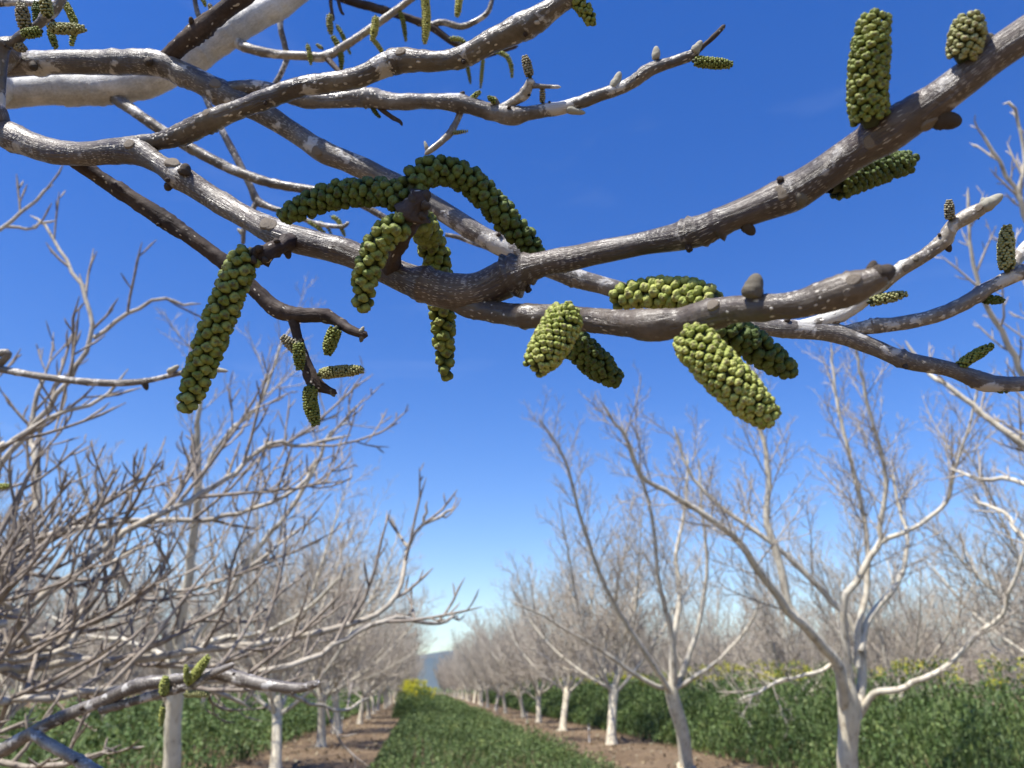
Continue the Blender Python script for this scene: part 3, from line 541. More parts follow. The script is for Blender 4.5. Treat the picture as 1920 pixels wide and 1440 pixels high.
CB = [  # the large ones
 ([(468, 476, .338), (448, 508, .335), (428, 555, .333), (405, 615, .332), (383, 675, .332), (362, 730, .332), (350, 768, .333)], 74, 27, 'green', (0.9, 0.72)),
 ([(768, 380, .318), (720, 362, .320), (670, 360, .322), (620, 368, .324), (575, 386, .326), (530, 408, .328)], 66, 25, 'deep_shade', (0.95, 0.72)),
 ([(768, 362, .318), (778, 338, .320), (805, 322, .322), (845, 322, .324), (885, 342, .327), (920, 378, .330), (955, 418, .333), (990, 455, .336), (1022, 492, .340)], 68, 26, 'deep_shade', (0.95, 0.70)),
 ([(764, 418, .312), (738, 428, .311), (712, 452, .311), (694, 492, .312), (684, 532, .314), (680, 580, .316)], 66, 27, 'green', (0.9, 0.66)),
 ([(782, 408, .330), (800, 436, .350), (815, 475, .358), (825, 530, .362), (830, 590, .363), (833, 645, .363), (836, 708, .363)], 66, 27, 'green', (0.8, 0.60)),
 ([(1345, 568, .285), (1300, 556, .292), (1250, 549, .298), (1200, 550, .302), (1150, 560, .305)], 78, 27, 'light', (0.85, 0.8)),
 ([(1335, 606, .282), (1375, 625, .284), (1420, 652, .286), (1460, 682, .288), (1486, 700, .289)], 76, 27, 'deep_shade', (0.9, 0.62)),
 ([(1290, 628, .258), (1318, 660, .252), (1360, 705, .248), (1405, 750, .246), (1446, 788, .245)], 92, 20.5, 'light', (0.85, 0.70)),
 ([(1062, 588, .285), (1050, 615, .280), (1030, 650, .277), (1002, 692, .275)], 82, 17, 'light', (0.85, 0.68)),
 ([(1062, 632, .312), (1095, 660, .316), (1125, 688, .318), (1160, 716, .320)], 66, 19, 'deep_shade', (0.8, 0.62)),
 ([(1632, 232, .250), (1627, 190, .249), (1628, 130, .247), (1634, 75, .246), (1640, 30, .245)], 80, 19.5, 'green', (0.9, 0.84)),
 ([(1806, 112, .237), (1811, 80, .235), (1815, 50, .234), (1816, 34, .234)], 70, 16, 'pale', (0.8, 0.86)),
 ([(1560, 352, .275), (1600, 334, .280), (1650, 316, .284), (1705, 304, .288)], 64, 17, 'deep_shade', (0.85, 0.86)),
 ([(1070, -8, .342), (1085, 4, .342), (1100, 24, .342), (1110, 44, .342)], 34, 14, 'green', (0.9, 0.7)),
]
for p, w_, f_, m_, t_ in CB: catkin(p, w_, f_, m_, t_)
CS = [  # small ones: (path, width, floret, material)
 ([(632, 614, .400), (622, 635, .400), (614, 664, .400)], 30, 7.5, 'green'), ([(562, 662, .404), (548, 648, .402), (530, 632, .400)], 24, 7, 'beige'), ([(560, 642, .398), (561, 665, .397), (562, 692, .397)], 25, 7, 'green'),
 ([(598, 702, .402), (630, 697, .401), (680, 693, .400)], 26, 7, 'pale'), ([(582, 722, .402), (582, 755, .401), (592, 796, .400)], 31, 7.5, 'green'),
 ([(1888, 508, .425), (1886, 470, .424), (1888, 424, .423)], 32, 8.5, 'pale'), ([(1628, 566, .438), (1660, 559, .437), (1698, 551, .436)], 26, 8, 'pale'), ([(1796, 688, .436), (1822, 670, .434), (1860, 648, .432)], 26, 8, 'green'),
 ([(1782, 412, .425), (1780, 396, .424), (1780, 376, .423)], 20, 6, 'beige'), ([(1842, 560, .432), (1858, 562, .432), (1880, 563, .432)], 22, 7, 'deep_shade'), ([(1856, 722, .434), (1872, 728, .433), (1890, 730, .433)], 22, 7, 'deep_shade'),
 ([(1300, 114, .450), (1330, 118, .449), (1372, 121, .448)], 24, 7, 'green'), ([(994, 145, .468), (990, 128, .467), (984, 106, .466)], 20, 6, 'beige'), ([(1017, 194, .472), (1017, 180, .471), (1017, 162, .470)], 14, 5, 'beige'), ([(930, 192, .474), (922, 186, .472), (915, 182, .472)], 14, 5, 'green'),
 ([(50, 58, .415), (44, 38, .413), (40, 6, .412)], 27, 7.5, 'beige'), ([(92, 32, .412), (87, 14, .41), (84, -8, .41)], 25, 7, 'pale'), ([(92, 52, .412), (122, 54, .410), (158, 54, .408)], 24, 7, 'pale'), ([(78, 58, .410), (60, 62, .408), (42, 64, .407)], 22, 6.5, 'green'),
 ([(92, 55, .44), (98, 70, .44), (104, 90, .44)], 17, 6, 'green'), ([(118, 0, .46), (132, 25, .46), (140, 50, .46), (134, 84, .46)], 18, 6, 'light'), ([(22, 74, .425), (34, 86, .422), (46, 92, .42)], 22, 6.5, 'beige'), ([(72, 48, .44), (70, 25, .44), (68, 5, .44)], 20, 6, 'deep_shade'),
 ([(795, -14, .80), (799, 20, .80), (799, 50, .80), (796, 80, .80)], 19, 5.5, 'yellow'), ([(704, 30, .79), (703, 52, .79), (698, 76, .79)], 18, 5.5, 'yellow'), ([(697, 74, .80), (708, 84, .80), (720, 104, .80)], 12, 5, 'yellow'), ([(748, 18, .80), (756, 42, .80), (761, 76, .80)], 12, 5, 'green'),
 ([(862, -8, .85), (860, 8, .85), (857, 30, .85)], 17, 5.5, 'yellow'), ([(842, 72, .85), (862, 74, .85), (880, 88, .85)], 12, 5, 'light'), ([(928, 97, .85), (948, 104, .85), (958, 122, .85), (960, 144, .85)], 12, 5, 'light'), ([(906, 106, .86), (904, 130, .86), (901, 164, .86)], 10, 4.5, 'light'), ([(874, 112, .86), (878, 132, .86), (882, 156, .86)], 10, 4.5, 'green'),
 ([(618, 26, .83), (618, 44, .83), (620, 62, .83)], 16, 5.5, 'pale'), ([(630, 46, .83), (642, 66, .83), (656, 100, .83)], 11, 5, 'green'), ([(622, 66, .80), (634, 86, .80), (640, 110, .80), (638, 138, .80)], 14, 5, 'green'), ([(606, 92, .79), (594, 84, .79)], 10, 5, 'pale'), ([(576, 82, .79), (580, 98, .79), (583, 120, .79)], 12, 5, 'light'),
 ([(882, 186, .478), (890, 180, .477), (900, 172, .476)], 13, 5, 'light'), ([(848, 250, .479), (860, 248, .478), (876, 246, .477)], 10, 4, 'pale'), ([(695, 195, .487), (702, 208, .487), (712, 220, .487)], 11, 4.5, 'deep_shade'), ([(722, 196, .486), (732, 196, .486), (740, 192, .486)], 9, 4, 'pale'),
 ([(620, 405, .885), (634, 414, .885), (646, 442, .885)], 12, 5, 'light'), ([(576, 414, .885), (590, 422, .885), (608, 436, .885)], 12, 5, 'light'), ([(595, 415, .885), (612, 424, .885), (622, 440, .885)], 9, 4.5, 'green'),
 ([(352, 1282, .99), (368, 1262, .985), (390, 1232, .98)], 21, 5.5, 'light'), ([(352, 1282, .98), (350, 1268, .98), (349, 1248, .98)], 14, 5, 'light'), ([(308, 1304, .99), (308, 1288, .99), (311, 1270, .99)], 20, 5.5, 'light'), ([(345, 1302, .98), (365, 1301, .98), (392, 1302, .98)], 16, 5, 'pale'), ([(306, 1322, .99), (304, 1340, .99), (302, 1360, .99)], 14, 5, 'light'), ([(-10, 912, 1.0), (2, 912, 1.0), (16, 911, 1.0)], 14, 5, 'light'),
 ([(360, -20, .62), (378, -4, .62), (385, 10, .62)], 12, 5, 'light'), ([(394, 8, .60), (396, 20, .60)], 12, 5, 'beige'), ([(418, -6, .60), (422, 12, .60)], 13, 5, 'light'), ([(456, 22, .84), (464, 28, .84)], 10, 4.5, 'yellow'),
]
for p, w_, f_, m_ in CS:
    if len(p) == 2: p = [p[0], tuple((a+b)/2 for a, b in zip(*p)), p[1]]
    catkin(p, w_, f_, m_, (0.8, 0.62))
# the 300 florets that show largest are objects, the rest are joined into their catkin
cand = []
for ci, c in enumerate(CATKINS):
    for ii, it in enumerate(c['items']):
        px_, py_, d_ = proj(it[0]); face = -(it[1] @ FWn)
        if -10 < px_ < 1930 and -10 < py_ < 1450 and face > 0.25 and c['px'] > 13: cand.append((it[3]/d_*F*(0.6+0.4*face), ci, ii))
cand.sort(reverse=True); chosen = {(ci, ii) for _, ci, ii in cand[:300]}
for ci, c in enumerate(CATKINS):
    parts, uv, n = [], [], 0
    n_ax = max(6, len(c['C'])//6); idx = np.linspace(0, len(c['C'])-1, n_ax).astype(int)
    rad = np.array([max(c['R0']*c['prof'](c['S'][i]/c['S'][-1]) - c['fs']*0.62, c['fs']*0.2) for i in idx]); rad[0] *= 0.5; rad[-1] *= 0.3
    ax = c['C'][idx].copy(); ax[0] -= (ax[1]-ax[0])/np.linalg.norm(ax[1]-ax[0])*c['fs']*.5
    V, Q = batch_tubes([(ax, rad, 10)]); parts.append((V-TL, Q)); nax = len(Q); uv.append(np.full(len(V), 0.4))
    meshes = FV if c['px'] > 13 else FVL
    later = []
    for ii, (p, z, t, sz, var, tw) in enumerate(c['items']):
        if (ci, ii) in chosen: later.append((p, z, t, sz, var)); continue
        V, Q, v = meshes[var]; x = np.cross(t, z); x /= np.linalg.norm(x)+1e-9; y = np.cross(z, x)
        W = (V*np.array([1.06, 0.92, 0.98])*sz) @ np.array([x, y, z]) + p - TL
        parts.append((W, Q)); uv.append(v)
    V, Q = cat_parts(parts); mi = np.ones(len(Q), int); mi[:nax] = 0
    me = mk('catkin', V, Q, [M_AXIS, FM[c['mat']]], True, mi); add_uv(me, np.concatenate(uv))
    o = ob('catkin', me, near_tree)
    for p, z, t, sz, var in later: place('floret', floret_obj_mesh(var, c['mat']), o, p, z, t, (sz*1.06, sz*0.92, sz*0.98))

# ------------------------------------------------------------------ orchard trees
TW = 1.0; WOB = .05; UPB = .22
def unit(v): return v/(np.linalg.norm(v)+1e-12)
def shoot(p, d, L, r0, r1, n, rr, up=0.15, wob=0.10, bud=True):
    """a slightly zig-zag shoot: points and radii"""
    P = [np.array(p, float)]; d = unit(np.array(d, float)); R = [r0]
    for i in range(1, n):
        d = unit(d + np.array([rr.gauss(0, wob), rr.gauss(0, wob), rr.gauss(0, wob)+up/(n-1)*2]))
        P.append(P[-1] + d*L/(n-1)); R.append(r0 + (r1-r0)*i/(n-1))
    if bud: R[-2] *= 1.15
    R[-1] = r1*0.35
    return np.array(P), np.array(R)
def sprout(tubes, P, R, rr, level, spacing, length, t0=0.1, up=0.25, maxr=None):
    """side shoots along a path"""
    seg = np.linalg.norm(np.diff(P, axis=0), axis=1); S = np.concatenate([[0], np.cumsum(seg)]); L = S[-1]
    s = L*t0 + rr.random()*spacing; phi = rr.uniform(0, 6.28)
    while s < L*0.98:
        i = min(len(P)-2, int(np.searchsorted(S, s))-1); i = max(i, 0); f = (s-S[i])/(seg[i]+1e-9); p = P[i]+(P[i+1]-P[i])*f
        r = R[i]+(R[i+1]-R[i])*f; t = unit(P[i+1]-P[i]); phi += 2.4 + rr.uniform(-0.5, 0.5)
        a = unit(np.cross(t, [0.31, 0.2, 0.93])); b = np.cross(t, a); side = math.cos(phi)*a + math.sin(phi)*b
        d = t*rr.uniform(0.5, 1.2) + side*.9 + np.array([0, 0, up])
        ln = length*rr.uniform(0.45, 1.25)*(1.15-0.55*s/L); r0 = min(r*0.75, TW*(0.0055+0.0105*ln))
        n_ = 7 if ln > 0.5 else (5 if ln > 0.15 else 4)
        p2, r2 = shoot(p, d, ln, r0, max(0.0040*TW, r0*0.45) if level < 3 else max(0.0038*TW, r0*0.6), n_, rr, up=UPB, wob=WOB)
        tubes.append((p2, r2, 5 if r0 > 0.008 else 4 if r0 > 0.005 else 3))
        if level < 3 and ln > 0.12: sprout(tubes, p2, r2, rr, level+1, spacing*(0.62 if level == 1 else 0.66), ln*0.42 if level == 1 else ln*0.45, 0.2, up)
        s += spacing*rr.uniform(0.55, 1.4)
def trunk_tube(h, r, lean, rr):
    P = np.array([[0, 0, -0.06], [0, 0, 0.05], [lean[0]*.1, lean[1]*.1, 0.22], [lean[0]*.35, lean[1]*.35, h*0.45], [lean[0]*.7, lean[1]*.7, h*0.75], [lean[0], lean[1], h], [lean[0]*1.05, lean[1]*1.05, h*1.12]])
    C = catmull(np.hstack([P, np.array([[r*1.55], [r*1.3], [r*1.06], [r*.95], [r*.98], [r*1.1], [r*.6]])]), 0.09)
    k = np.array([1+0.05*noise.noise(Vector((c[2]*5, r*90, 0))) for c in C])
    return C[:, :3], C[:, 3]*k
def make_variant(seed):
    rr = random.Random(seed); h = rr.uniform(1.0, 1.35); r = rr.uniform(0.088, 0.112); lean = (rr.uniform(-.22, .22), rr.uniform(-.2, .2))
    P, R = trunk_tube(h, r, lean, rr); tp = np.array([lean[0], lean[1], h])
    V, Q = batch_tubes([(P, R, 14)]); trunk = mk('trunk', V, Q, M_TRUNK)
    limbs = []; nl = rr.choice([6, 7, 7]); ph = rr.uniform(0, 6.28); allp = []
    for k in range(nl):
        a = ph + k/nl*6.283 + rr.uniform(-.3, .3); tilt = (rr.uniform(1.0, 1.25) if k % 3 == 1 else rr.uniform(0.5, 0.9)) if k else 0.15
        d = np.array([math.cos(a)*math.sin(tilt), math.sin(a)*math.sin(tilt), math.cos(tilt)])
        L = rr.uniform(5.0, 6.1)*(1-0.22*tilt)
        P2, R2 = shoot(tp - np.array([0, 0, rr.uniform(0, .3)]), d, L, rr.uniform(.038, .052), .008, 14, rr, up=0.55*tilt, wob=0.05)
        main = [(P2, R2, 8)]; tw = []
        # two or three sub-limbs
        for f in rr.sample([0.2, 0.3, 0.4, 0.52, 0.64], 3):
            i = int(f*13); t = unit(P2[i+1]-P2[i]); sd_ = unit(np.cross(t, [rr.uniform(-1, 1), rr.uniform(-1, 1), 0.3]))
            P3, R3 = shoot(P2[i], t*0.9+sd_*0.8+np.array([0, 0, .25]), L*(1-f)*rr.uniform(.6, .9), R2[i]*.62, .006, 10, rr, up=0.35, wob=0.055)
            main.append((P3, R3, 6)); sprout(tw, P3, R3, rr, 1, 0.16, 0.95, 0.06, 0.22)
        sprout(tw, P2, R2, rr, 1, 0.15, 1.10, 0.08, 0.22)
        # a low drooping shoot
        limbs.append((main, tw))
    lm = []; Vc = []
    for main, tw in limbs:
        V1, Q1 = batch_tubes(main); V2, Q2 = batch_tubes(tw)
        lm.append((mk('limb', V1, Q1, M_LIMB), mk('twigs', V2, Q2, M_TWIG)))
        Vc += [(V1, Q1, 0), (V2, Q2, 1)]
    V, Q = cat_parts([(a, b) for a, b, _ in Vc]); mi = np.concatenate([np.full(len(b), c) for _, b, c in Vc])
    crown = mk('crown', V, Q, [M_LIMB, M_TWIG], True, mi)
    return dict(trunk=trunk, limbs=lm, crown=crown, raw=Vc, tr=(P, R))
TW = 0.72; UPB = .14; WOB = .06
VAR = [make_variant(s) for s in (3, 17, 29, 41)]
GRP = 'walnut trees of the orchard'
def plant(loc, var, rot, scale, label, detail):
    e = bpy.data.objects.new('walnut_tree', None); COL.objects.link(e); e.location = loc; e.rotation_euler = (0, 0, rot); e.scale = (scale,)*3
    tag(e, label, 'tree', GRP); e.empty_display_size = 0.3
    v = VAR[var]; ob('trunk', v['trunk'], e)
    if detail:
        for a, b in v['limbs']:
            l_ = ob('limb', a, e); t_ = ob('twigs', b, l_); t_['kind'] = 'stuff'
    else: ob('crown', v['crown'], e)
    return e
def limb_path(tree_loc, pts, ext, step=0.16):
    """pts (px, py, depth, width px) -> local points and radii"""
    P = np.array([[*at(a, b, d), w_*d/F*0.5] for a, b, d, w_ in pts]); C = catmull(P, step, 2)
    return C[:, :3]-np.array(tree_loc), np.maximum(C[:, 3], 0.004)
def traced_tree(loc, label, trunk_pts, limbs, seed, sp=0.24, ln=0.75, tmat=M_TRUNK, lmat=M_LIMB):
    rr = random.Random(seed); e = bpy.data.objects.new('walnut_tree', None); COL.objects.link(e); e.location = loc; tag(e, label, 'tree', GRP)
    P, R = limb_path(loc, trunk_pts, 0, 0.08)
    V, Q = batch_tubes([(P, R, 16)]); ob('trunk', mk('trunk', V, Q, tmat), e)
    for L in limbs: add_limb(e, loc, L, rr, sp, ln, lmat)
    return e
def add_limb(e, loc, L, rr, sp, ln, lmat, t0=0.32):
    P, R = limb_path(loc, L, 0); P = P + np.array([[rr.gauss(0, .006) for _ in range(3)] for _ in P]); R[-1] *= 0.3
    V, Q = batch_tubes([(P, R, 9)]); o = ob('limb', mk('limb', V, Q, lmat), e)
    tw = []; sprout(tw, P, R, rr, 1, sp, ln, t0)
    if tw:
        V, Q = batch_tubes(tw); t_ = ob('twigs', mk('twigs', V, Q, M_TWIG), o); t_['kind'] = 'stuff'
    return o

TW = 0.62
# right row, the tree whose whole trunk and forks show
loc = tuple(at(1591, 1400, 9.05)); loc = (loc[0], loc[1], 0.0)
g = proj(loc)
d = 9.05
def W(pts, d0, d1, w0, w1):
    n = len(pts); return [(x, y, d0+(d1-d0)*i/(n-1), w0+(w1-w0)*i/(n-1)) for i, (x, y) in enumerate(pts)]
R1 = traced_tree(loc, 'leafless walnut tree with a thick pale low-forking trunk in front of tall green crop',
  [(g[0], g[1]+12, d, 62), (g[0], g[1]-10, d, 46), (1590, 1440, d, 38), (1590, 1390, d, 36), (1593, 1340, d, 40), (1588, 1300, d, 36), (1580, 1270, d, 24)],
  [W([(1588, 1330), (1582, 1300), (1572, 1246), (1544, 1214), (1513, 1180), (1478, 1145), (1450, 1107), (1412, 1055), (1384, 1016), (1349, 987), (1290, 945), (1230, 911), (1202, 892), (1179, 831), (1150, 790), (1127, 750)], 9.05, 7.8, 23, 4.5),
   W([(1500, 1165), (1478, 1134), (1467, 1086), (1460, 1044), (1443, 995), (1437, 960), (1441, 916), (1438, 870), (1434, 831), (1420, 788), (1412, 730), (1400, 660)], 8.9, 9.4, 18, 5),
   W([(1605, 1350), (1612, 1310), (1617, 1270), (1615, 1218), (1606, 1190), (1586, 1155), (1547, 1113), (1499, 1065), (1457, 1027), (1400, 985), (1340, 940), (1290, 880), (1262, 800)], 9.0, 9.9, 19, 5),
   W([(1600, 1330), (1589, 1235), (1582, 1148), (1587, 1114), (1603, 1093), (1634, 1041), (1652, 1013), (1650, 995), (1656, 950), (1662, 910), (1648, 833), (1631, 778), (1617, 715), (1606, 656), (1600, 600)], 9.1, 9.2, 16, 4),
   W([(1646, 1020), (1680, 1004), (1707, 992), (1759, 957), (1780, 930), (1790, 882), (1815, 805), (1835, 720)], 9.15, 8.7, 10, 4),
   W([(1606, 1250), (1612, 1166), (1624, 1114), (1627, 1044), (1617, 957), (1599, 882), (1582, 812), (1568, 757), (1562, 700), (1558, 640)], 9.1, 9.9, 13, 4),
   W([(1612, 1220), (1631, 1155), (1672, 1110), (1693, 1068), (1702, 1020), (1697, 985), (1683, 940), (1672, 880)], 9.1, 10.2, 13, 5),
   W([(1612, 1342), (1630, 1312), (1648, 1294), (1683, 1294), (1711, 1280), (1752, 1263), (1801, 1228), (1839, 1183), (1881, 1152), (1891, 1114), (1915, 1051), (1930, 980)], 9.05, 8.3, 14, 5),
   W([(1570, 1240), (1530, 1262), (1470, 1275), (1420, 1300), (1385, 1310)], 9.0, 8.4, 8, 4)], 5, 0.115, 0.95)
# the next two of the right row
loc = tuple(at(1285, 1440, 14.3)); loc = (loc[0], loc[1], 0.0); g = proj(loc); d = 14.3
traced_tree(loc, 'leafless walnut tree with a leaning pale trunk, next beyond the thick forked one',
  [(g[0]+3, g[1]+8, d, 40), (g[0], g[1]-6, d, 30), (1287, 1435, d, 26), (1280, 1374, d, 25), (1266, 1325, d, 26), (1258, 1292, d, 24), (1252, 1275, d, 14)],
  [W([(1262, 1310), (1264, 1256), (1259, 1185), (1245, 1130), (1235, 1090), (1226, 996), (1212, 925), (1183, 854), (1165, 790)], 14.3, 14.0, 14, 3.5),
   W([(1262, 1310), (1240, 1270), (1202, 1213), (1155, 1138), (1122, 1067), (1089, 972), (1065, 878), (1035, 820), (1009, 784)], 14.3, 12.8, 12, 3.5),
   W([(1262, 1300), (1287, 1242), (1305, 1190), (1316, 1138), (1325, 1062), (1316, 949), (1310, 860)], 14.3, 15.0, 12, 4),
   W([(1260, 1290), (1262, 1200), (1275, 1120), (1268, 1040), (1285, 950), (1290, 850)], 14.3, 16.0, 13, 4),
   W([(1258, 1290), (1225, 1285), (1170, 1250), (1120, 1215), (1060, 1180), (1010, 1150), (960, 1130)], 14.3, 13.0, 10, 3),
   W([(1262, 1295), (1300, 1270), (1350, 1235), (1400, 1180), (1430, 1120)], 14.3, 13.8, 10, 4)], 6, 0.12, 1.05)
# left row, seen through the tangle of near limbs
loc = tuple(at(322, 1440, 8.1)); loc = (loc[0], loc[1], 0.0); g = proj(loc); d = 8.1
traced_tree(loc, 'leafless walnut tree with a greyish trunk behind a tangle of low bare limbs',
  [(g[0], g[1]+8, d, 52), (g[0], g[1]-10, d, 40), (322, 1440, d, 32), (324, 1360, d, 30), (330, 1290, d, 30), (334, 1230, d, 28), (336, 1195, d, 18)],
  [W([(330, 1270), (336, 1180), (350, 1110), (356, 1050), (366, 980), (372, 900), (370, 830), (373, 770), (380, 700), (372, 640)], 8.1, 8.0, 22, 5),
   W([(330, 1270), (310, 1190), (262, 1130), (225, 1080), (190, 1000), (160, 930), (140, 850)], 8.1, 7.6, 16, 5),
   W([(334, 1250), (380, 1180), (430, 1110), (480, 1030), (540, 960), (590, 880), (620, 810), (660, 790)], 8.1, 8.4, 15, 4),
   W([(374, 900), (400, 850), (440, 800), (480, 770), (510, 700), (528, 640), (560, 600)], 8.1, 8.6, 9, 4),
   W([(334, 1240), (400, 1200), (470, 1190), (530, 1170), (590, 1130), (640, 1080)], 8.1, 7.6, 12, 4),
   W([(330, 1250), (290, 1220), (230, 1200), (160, 1190), (90, 1150)], 8.1, 8.8, 11, 4)], 7, 0.14, 0.95)
TW = 1.0; WOB = .085; UPB = .25
# near tree: limbs that reach forward along the row (left of the picture)
rr = random.Random(21)
T0 = (-2.50, 2.80)
def near_limb(start, pts, sp=0.125, ln=0.62, t0=0.15, tw=True):
    P = np.array([list(s) for s in start] + [[*at(a, b, d_), w_*d_/F*0.5] for a, b, d_, w_ in pts]); C = catmull(P, 0.07, 2)
    Pp, R = C[:, :3]-TL, np.maximum(C[:, 3]*.85, 0.003)
    Pp = Pp + np.array([[rr.gauss(0, .004) for _ in range(3)] for _ in Pp]); R[-1] *= .3
    V, Q = batch_tubes([(Pp, R, 12)]); o = ob('limb', mk('limb', V, Q, M_NLIMB), near_tree)
    t_ = []; k0 = int(len(Pp)*t0)
    if tw:
        sprout(t_, Pp[k0:], R[k0:], rr, 1, sp, ln, 0.02)
        if t_:
            V, Q = batch_tubes(t_); x = ob('twigs', mk('twigs', V, Q, M_NTWIG), o); x['kind'] = 'stuff'
near_limb([(-2.5, 2.8, 1.3, .05)], W([(-60, 1046), (0, 1031), (89, 1004), (147, 991), (231, 980), (284, 978), (378, 978), (444, 962), (533, 933), (575, 895), (591, 860)], 2.9, 3.6, 16, 7))
near_limb([(-2.5, 2.8, 1.3, .05)], W([(-60, 1185), (0, 1160), (58, 1129), (147, 1067), (231, 1000), (311, 960), (378, 929), (444, 884), (502, 831), (578, 833), (655, 815)], 2.5, 3.4, 20, 7))
near_limb([(-2.5, 2.8, 1.2, .05)], W([(-60, 1236), (0, 1233), (53, 1235), (129, 1213), (150, 1160), (164, 1111), (200, 1060), (260, 1030), (310, 1010)], 2.4, 3.0, 16, 6))
near_limb([(-2.5, 2.8, 1.2, .045)], W([(-60, 1222), (9, 1209), (133, 1187), (200, 1155), (275, 1107), (355, 1107), (444, 1075), (524, 1022), (570, 985)], 2.7, 3.6, 14, 6))
near_limb([(-2.5, 2.8, 1.1, .05)], W([(-60, 1330), (0, 1315), (58, 1300), (133, 1298), (222, 1302), (311, 1293), (400, 1300), (470, 1330)], 2.2, 2.9, 22, 8))
near_limb([(-2.5, 2.8, 1.35, .06)], W([(-40, 1170), (0, 1124), (27, 1067), (35, 1009), (58, 973), (71, 933), (67, 858), (58, 827), (66, 760), (90, 690)], 3.0, 3.5, 26, 8))
near_limb([(-2.5, 2.8, 1.15, .045)], W([(-60, 1262), (40, 1258), (160, 1240), (222, 1238), (378, 1220), (480, 1207), (555, 1196), (630, 1177), (705, 1152), (742, 1115), (757, 1069), (766, 1024), (795, 982), (822, 968), (856, 953)], 2.5, 3.6, 20, 6), 0.17, 0.50, 0.25)
near_limb([], W([(766, 1024), (748, 1000), (728, 965)], 3.45, 3.5, 8, 5), 0.2, 0.12)
near_limb([], W([(796, 980), (799, 960), (799, 938)], 3.55, 3.55, 7, 5), 0.2, 0.12)
near_limb([(-2.5, 2.8, 1.1, .04)], W([(-60, 1330), (150, 1300), (350, 1280), (480, 1262), (574, 1237), (649, 1196), (742, 1159), (799, 1168), (835, 1164), (858, 1154)], 2.3, 3.4, 18, 6), 0.17, 0.45, 0.3)
near_limb([(-2.5, 2.8, 1.4, .04)], W([(-60, 930), (0, 870), (70, 790), (130, 712), (172, 635), (160, 560), (140, 510), (115, 470), (85, 425), (60, 405)], 2.7, 3.0, 14, 5), 0.17, 0.35, 0.3)
near_limb([], W([(172, 635), (215, 605), (260, 575), (310, 560), (345, 572), (375, 570)], 2.85, 3.0, 10, 5), 0.2, 0.3)
near_limb([], W([(-40, 460), (0, 430), (40, 400), (70, 375), (96, 348)], 2.5, 2.6, 9, 6), 0.16, 0.14)
near_limb([], W([(15, 425), (50, 428), (75, 420), (104, 414)], 2.55, 2.6, 7, 5), 0.16, 0.12)
near_limb([(-2.5, 2.8, 1.4, .04)], W([(-60, 870), (0, 845), (60, 800), (130, 770), (200, 740), (240, 690)], 2.2, 2.4, 14, 6), 0.2, 0.4)
near_limb([(-2.5, 2.8, 1.1, .04)], W([(-60, 1130), (60, 1210), (200, 1235), (330, 1250), (440, 1256), (560, 1310), (640, 1330), (690, 1310)], 2.6, 3.6, 14, 6), 0.17, 0.42, 0.3)
# and limbs that rise away from the camera, outside the picture
for k in range(5):
    a = math.radians(120 + k*38); P, R = shoot(np.array([-2.5, 2.8, 1.25]) - TL, (math.cos(a)*.7, math.sin(a)*.7, .8), 3.6, .055, .009, 13, rr, up=.5)
    V, Q = batch_tubes([(P, R, 9)]); o = ob('limb', mk('limb', V, Q, M_LIMB), near_tree); t_ = []; sprout(t_, P, R, rr, 1, .34, .8, .2)
    V, Q = batch_tubes(t_); x = ob('twigs', mk('twigs', V, Q, M_TWIG), o); x['kind'] = 'stuff'
# the right-hand neighbour whose crown leans in at the frame's edge
loc = (5.1, 4.3, 0.0)
e = bpy.data.objects.new('walnut_tree', None); COL.objects.link(e); e.location = loc
tag(e, 'leafless walnut tree with slender pinkish upright shoots behind the right branch ends', 'tree', GRP)
P, R = trunk_tube(1.4, .12, (0, .1), random.Random(2)); V, Q = batch_tubes([(P, R, 14)]); ob('trunk', mk('trunk', V, Q, M_TRUNK), e)
rr = random.Random(33)
for st, pts in [((5.1, 4.4, 1.4, .05), W([(2000, 900), (1920, 833), (1874, 802), (1825, 760), (1770, 719), (1745, 701), (1700, 640)], 5.6, 6.2, 15, 6)),
                ((5.1, 4.4, 1.4, .045), W([(1990, 830), (1940, 760), (1902, 667), (1856, 583), (1836, 535), (1822, 470), (1812, 350)], 5.2, 5.2, 14, 5)),
                ((5.1, 4.4, 1.4, .045), W([(2010, 640), (1960, 500), (1913, 383), (1903, 350), (1860, 283), (1830, 237)], 4.9, 4.9, 12, 5)),
                ((5.1, 4.4, 1.4, .04), W([(2030, 600), (1960, 440), (1912, 370), (1920, 300), (1903, 207), (1880, 192)], 5.0, 5.0, 9, 5)),
                ((5.1, 4.4, 1.4, .05), W([(2050, 1000), (1980, 940), (1900, 900), (1840, 900), (1780, 880)], 5.4, 6.4, 13, 5)),
                ((5.1, 4.4, 1.4, .05), W([(2080, 1100), (2000, 1060), (1920, 1010), (1880, 960), (1830, 940)], 5.8, 6.8, 14, 5))]:
    P = np.array([list(st)] + [[*at(a, b, d_), w_*d_/F*.5] for a, b, d_, w_ in pts]); C = catmull(P, .1, 2); Pp, R = C[:, :3]-np.array(loc), np.maximum(C[:, 3], .0035); R[-1] *= .3
    Pp = Pp + np.array([[rr.gauss(0, .005) for _ in range(3)] for _ in Pp])
    V, Q = batch_tubes([(Pp, R, 9)]); o = ob('limb', mk('limb', V, Q, M_LIMB), e); t_ = []; sprout(t_, Pp[len(Pp)//4:], R[len(Pp)//4:], rr, 1, .15, .42, .05)
    V, Q = batch_tubes(t_); x = ob('twigs', mk('twigs', V, Q, M_TWIG), o); x['kind'] = 'stuff'
